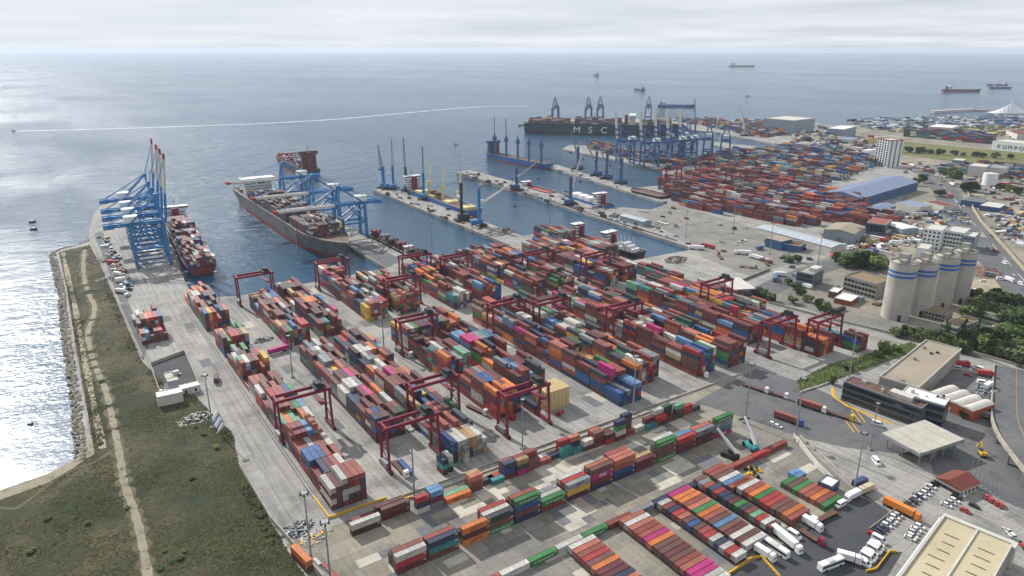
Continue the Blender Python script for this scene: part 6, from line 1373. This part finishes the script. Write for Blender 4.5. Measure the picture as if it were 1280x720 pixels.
scatter('yard_goods', 'rough scrub mounds and goods in front of the maroon stacks', 'goods', [[(1075, 162), (1290, 158), (1290, 172), (1240, 172), (1130, 166)]], 260, [(10, 8, 2), (16, 10, 3), (6, 6, 2)], [LEAF[1], LEAF[2], TAN, BROWN, GREY], 65)
scatter('quay_gear', 'fenders, bollards and gear strewn along the pier decks', 'gear', [[(570, 216), (585, 214), (760, 258), (870, 306), (865, 308), (700, 258)], [(468, 238), (490, 236), (640, 290), (600, 291)], [(684, 208), (700, 208), (800, 243)], [(712, 184), (800, 190), (825, 206), (820, 208)]], 130, [(4, 2.4, 1.6), (3, 3, 1.2), (7, 2.4, 2.4), (2, 2, 1)], PAL[:4] + [WALL_GREY], 66)
scatter('quay_gear', 'gear and vehicles left along the left quay wall', 'gear', [[(122, 296), (132, 294), (168, 360), (158, 372)]], 70, [(4, 2, 1.5), (6, 2.4, 2.), (3, 2, 1.)], PAL, 67)
for i in range(7): tag(link('hatch_cover', MB().box(-10, 10, -3.4, 3.4, .05, 1.1).box(-9.6, 9.6, -3., 3., 1.1, 1.3, 1).mesh('hatch_cover', [WALL_GREY, WHITE if i % 2 else ROOF_BLUE]), None, (71.5 + i * .9, 676 + i * 14.5, 0), R(-3)), '%s ship hatch cover lying between the raised-boom crane legs' % ('white' if i % 2 else 'blue-grey'), 'hatch cover', 'hatch covers under the left quay cranes')

# ------------------------------------------------------------------ trees
def crown_mesh(seed, m, n=1900, tall=1.0):
    r3 = random.Random(seed); b = MB(); lobes = [(r3.uniform(-.55, .55), r3.uniform(-.55, .55), r3.uniform(.2, 1.05) * tall, r3.uniform(.16, .48)) for _ in range(15)]
    for i in range(n):
        lx_, ly_, lz, lr = r3.choice(lobes); d = Vector((r3.gauss(0, 1), r3.gauss(0, 1), r3.gauss(0, 1))).normalized() * lr * r3.uniform(.55, 1.05)
        c = Vector((lx_, ly_, lz)) + d; s = r3.uniform(.03, .1); a = Vector((r3.gauss(0, 1), r3.gauss(0, 1), r3.gauss(0, .6))).normalized(); q = a.orthogonal().normalized() * s; a *= s
        b.add([c - a - q, c + a - q, c + a + q, c - a + q], [(0, 1, 2, 3)])
    return b.mesh('crown', m)
def trunk_mesh(seed):
    r3 = random.Random(seed); b = MB().tube((0, 0, 0), (.02, .01, .5), .07, .045, 7)
    for k in range(4):
        a = r3.uniform(0, 6.28); b.tube((.01, 0, r3.uniform(.25, .48)), (.4 * math.cos(a), .4 * math.sin(a), r3.uniform(.6, .85)), .03, .012, 5)
    return b.mesh('trunk', BARK)
CR = [crown_mesh(i, LEAF[i % 3]) for i in range(6)]; CY = crown_mesh(9, LEAF[0], 900, 2.2); TK = [trunk_mesh(i) for i in range(3)]
def tree(q, s, label, i, group, cyp=False):
    p = P(*q); t = thing('cypress_tree' if cyp else 'leafy_tree', label, 'tree', p, rnd.uniform(0, 6.28), group)
    c = link('crown', CY if cyp else CR[i % 6], t, (0, 0, .18 * s)); c.scale = (s * .32, s * .32, s * .75) if cyp else (s * rnd.uniform(.8, 1.25), s * rnd.uniform(.8, 1.25), s * (rnd.uniform(.75, 1.) if s > 2.5 else .45)); k = link('trunk', TK[i % 3], t); k.scale = (s, s, s)
def grove(label, spots, smin, smax, group, cyp=False):
    for i, q in enumerate(spots):
        s = rnd.uniform(smin, smax); k = i + int(q[0]); f = (s - smin) / (smax - smin)
        word = ('small ' if f < .33 else 'large ' if f > .66 else 'medium ') + ['deep green ', 'olive ', 'grey-green '][k % 3]
        tree(q, s, word.replace('medium ', 'mid-sized ') + label if not cyp else ('taller ' if f > .5 else 'shorter ') + label, k, group, cyp)
r2 = random.Random(51)
grove('tree in the clump beside the access road', [(1052, 330), (1060, 333), (1072, 334), (1080, 334), (1088, 336), (1094, 338), (1078, 330), (1086, 331), (1068, 329), (1100, 335)], 7, 10, 'trees beside the access road')
grove('tree in the belt below the silos', [(1148 + i * 5.5 + r2.uniform(-2, 2), 423 + i * 1.6 + r2.uniform(-2, 3)) for i in range(11)], 4.2, 6.5, 'trees below the silos')
grove('tree in the belt behind the wide warehouse', [(1212 + i * 6 + r2.uniform(-2, 2), 432 + i * 2.0 + r2.uniform(-3, 3)) for i in range(13)] + [(1225 + i * 6 + r2.uniform(-2, 2), 428 + i * 1.6 + r2.uniform(-3, 3)) for i in range(10)], 5.5, 8, 'trees behind the wide warehouse')
grove('tree in the grove at the right edge', [(1262 + r2.uniform(-6, 24), 398 + i * 5.5 + r2.uniform(-4, 4)) for i in range(12)], 6, 10, 'grove at the right edge')
grove('bushy tree between the last silo and the highway', [(1212 + i * 6.5 + r2.uniform(-2, 2), 380 + r2.uniform(-6, 8)) for i in range(11)] + [(1205 + i * 9, 396 + r2.uniform(-3, 3)) for i in range(4)], 5.5, 8.5, 'trees between silo and highway')
grove('slim dark cypress beside the white-trimmed building', [(1182, 427), (1200, 433), (1217, 437), (1222, 402)], 8, 11, 'cypresses below the silos', True)
grove('tree by the charcoal office block', [(992, 362), (1000, 368), (1010, 377), (1022, 382), (1034, 387), (1030, 391), (985, 356), (1120, 420), (1134, 417), (1128, 422)], 3.5, 5., 'trees by the charcoal office block')
grove('tree along the grass bank', [(1058, 462), (1098, 447), (1108, 443), (1120, 440), (1104, 436), (1040, 480), (1205, 521)], 2.6, 4.2, 'trees along the grass bank')
grove('tree beside the far gate road', [(980, 326), (988, 328), (996, 327), (950, 372), (956, 374), (963, 376), (945, 370), (990, 379)], 4, 6, 'trees beside the far gate road')
grove('tree beside the highway junction', [(1154, 228), (1205, 240), (1190, 222), (1196, 224), (1210, 238), (1216, 240), (1182, 221), (1250, 238), (1262, 240), (1272, 244), (1145, 232), (1175, 246)], 7, 11, 'trees beside the highway junction')
grove('bush on the meadow edge', [(1120 + i * 14 + r2.uniform(-4, 4), 190 + i * .9) for i in range(11)], 6, 10, 'bushes on the meadow edge')
grove('shrub on the rough grassland', [(125, 555), (160, 636), (205, 690), (232, 690), (215, 705), (245, 535), (255, 545), (60, 650), (88, 640), (110, 655), (270, 560), (148, 396), (128, 478), (200, 712), (225, 700), (38, 690), (310, 700), (292, 640), (240, 600)], .9, 2.2, 'shrubs on the rough grassland')
# bank scrub
mb = MB(); r2 = random.Random(8); bank = px((1000, 489), (1045, 474), (1150, 437), (1140, 428), (1040, 455), (996, 476))
x0, x1 = min(p.x for p in bank), max(p.x for p in bank); y0, y1 = min(p.y for p in bank), max(p.y for p in bank); k = 0
while k < 2600:
    x, y = r2.uniform(x0, x1), r2.uniform(y0, y1)
    if not inside((x, y), bank): continue
    k += 1; h = r2.uniform(.3, 1.1); s = h * .8; a = r2.uniform(0, 3.14); c, sn = math.cos(a) * s, math.sin(a) * s
    mb.add([(x - c, y - sn, .3), (x + c, y + sn, .3), (x + sn, y - c, .3), (x - sn, y + c, .3), (x, y, .3 + h)], [(0, 2, 4), (2, 1, 4), (1, 3, 4), (3, 0, 4)], r2.randrange(2))
tag(link('bank_scrub', mb.mesh('bank_scrub', [LEAF[1], LEAF[2]])), 'scrub growing along the sloping grass bank', 'scrub', kind='stuff')

place_containers()

# ------------------------------------------------------------------ sea haze
hz = link('haze', MB().box(-34000, 34000, -34000, 34000, -9., 186.).mesh('haze', None)); hz['kind'] = 'stuff'; hz['label'] = 'thin sea haze filling the air over port and bay'
hm = bpy.data.materials.new('haze air'); hm.use_nodes = True; t = hm.node_tree; t.nodes.clear()
pv = N(t, 'ShaderNodeVolumePrincipled', inp={'Density': 0.00005, 'Anisotropy': .2}); pv.inputs['Color'].default_value = (.73, .85, 1., 1)
ou = N(t, 'ShaderNodeOutputMaterial'); L(t, pv.outputs[0], ou.inputs['Volume'])
hz.data.materials.clear(); hz.data.materials.append(hm)
for o in bpy.data.objects:
    for k in ('_lx', '_ly'):
        if k in o: del o[k]
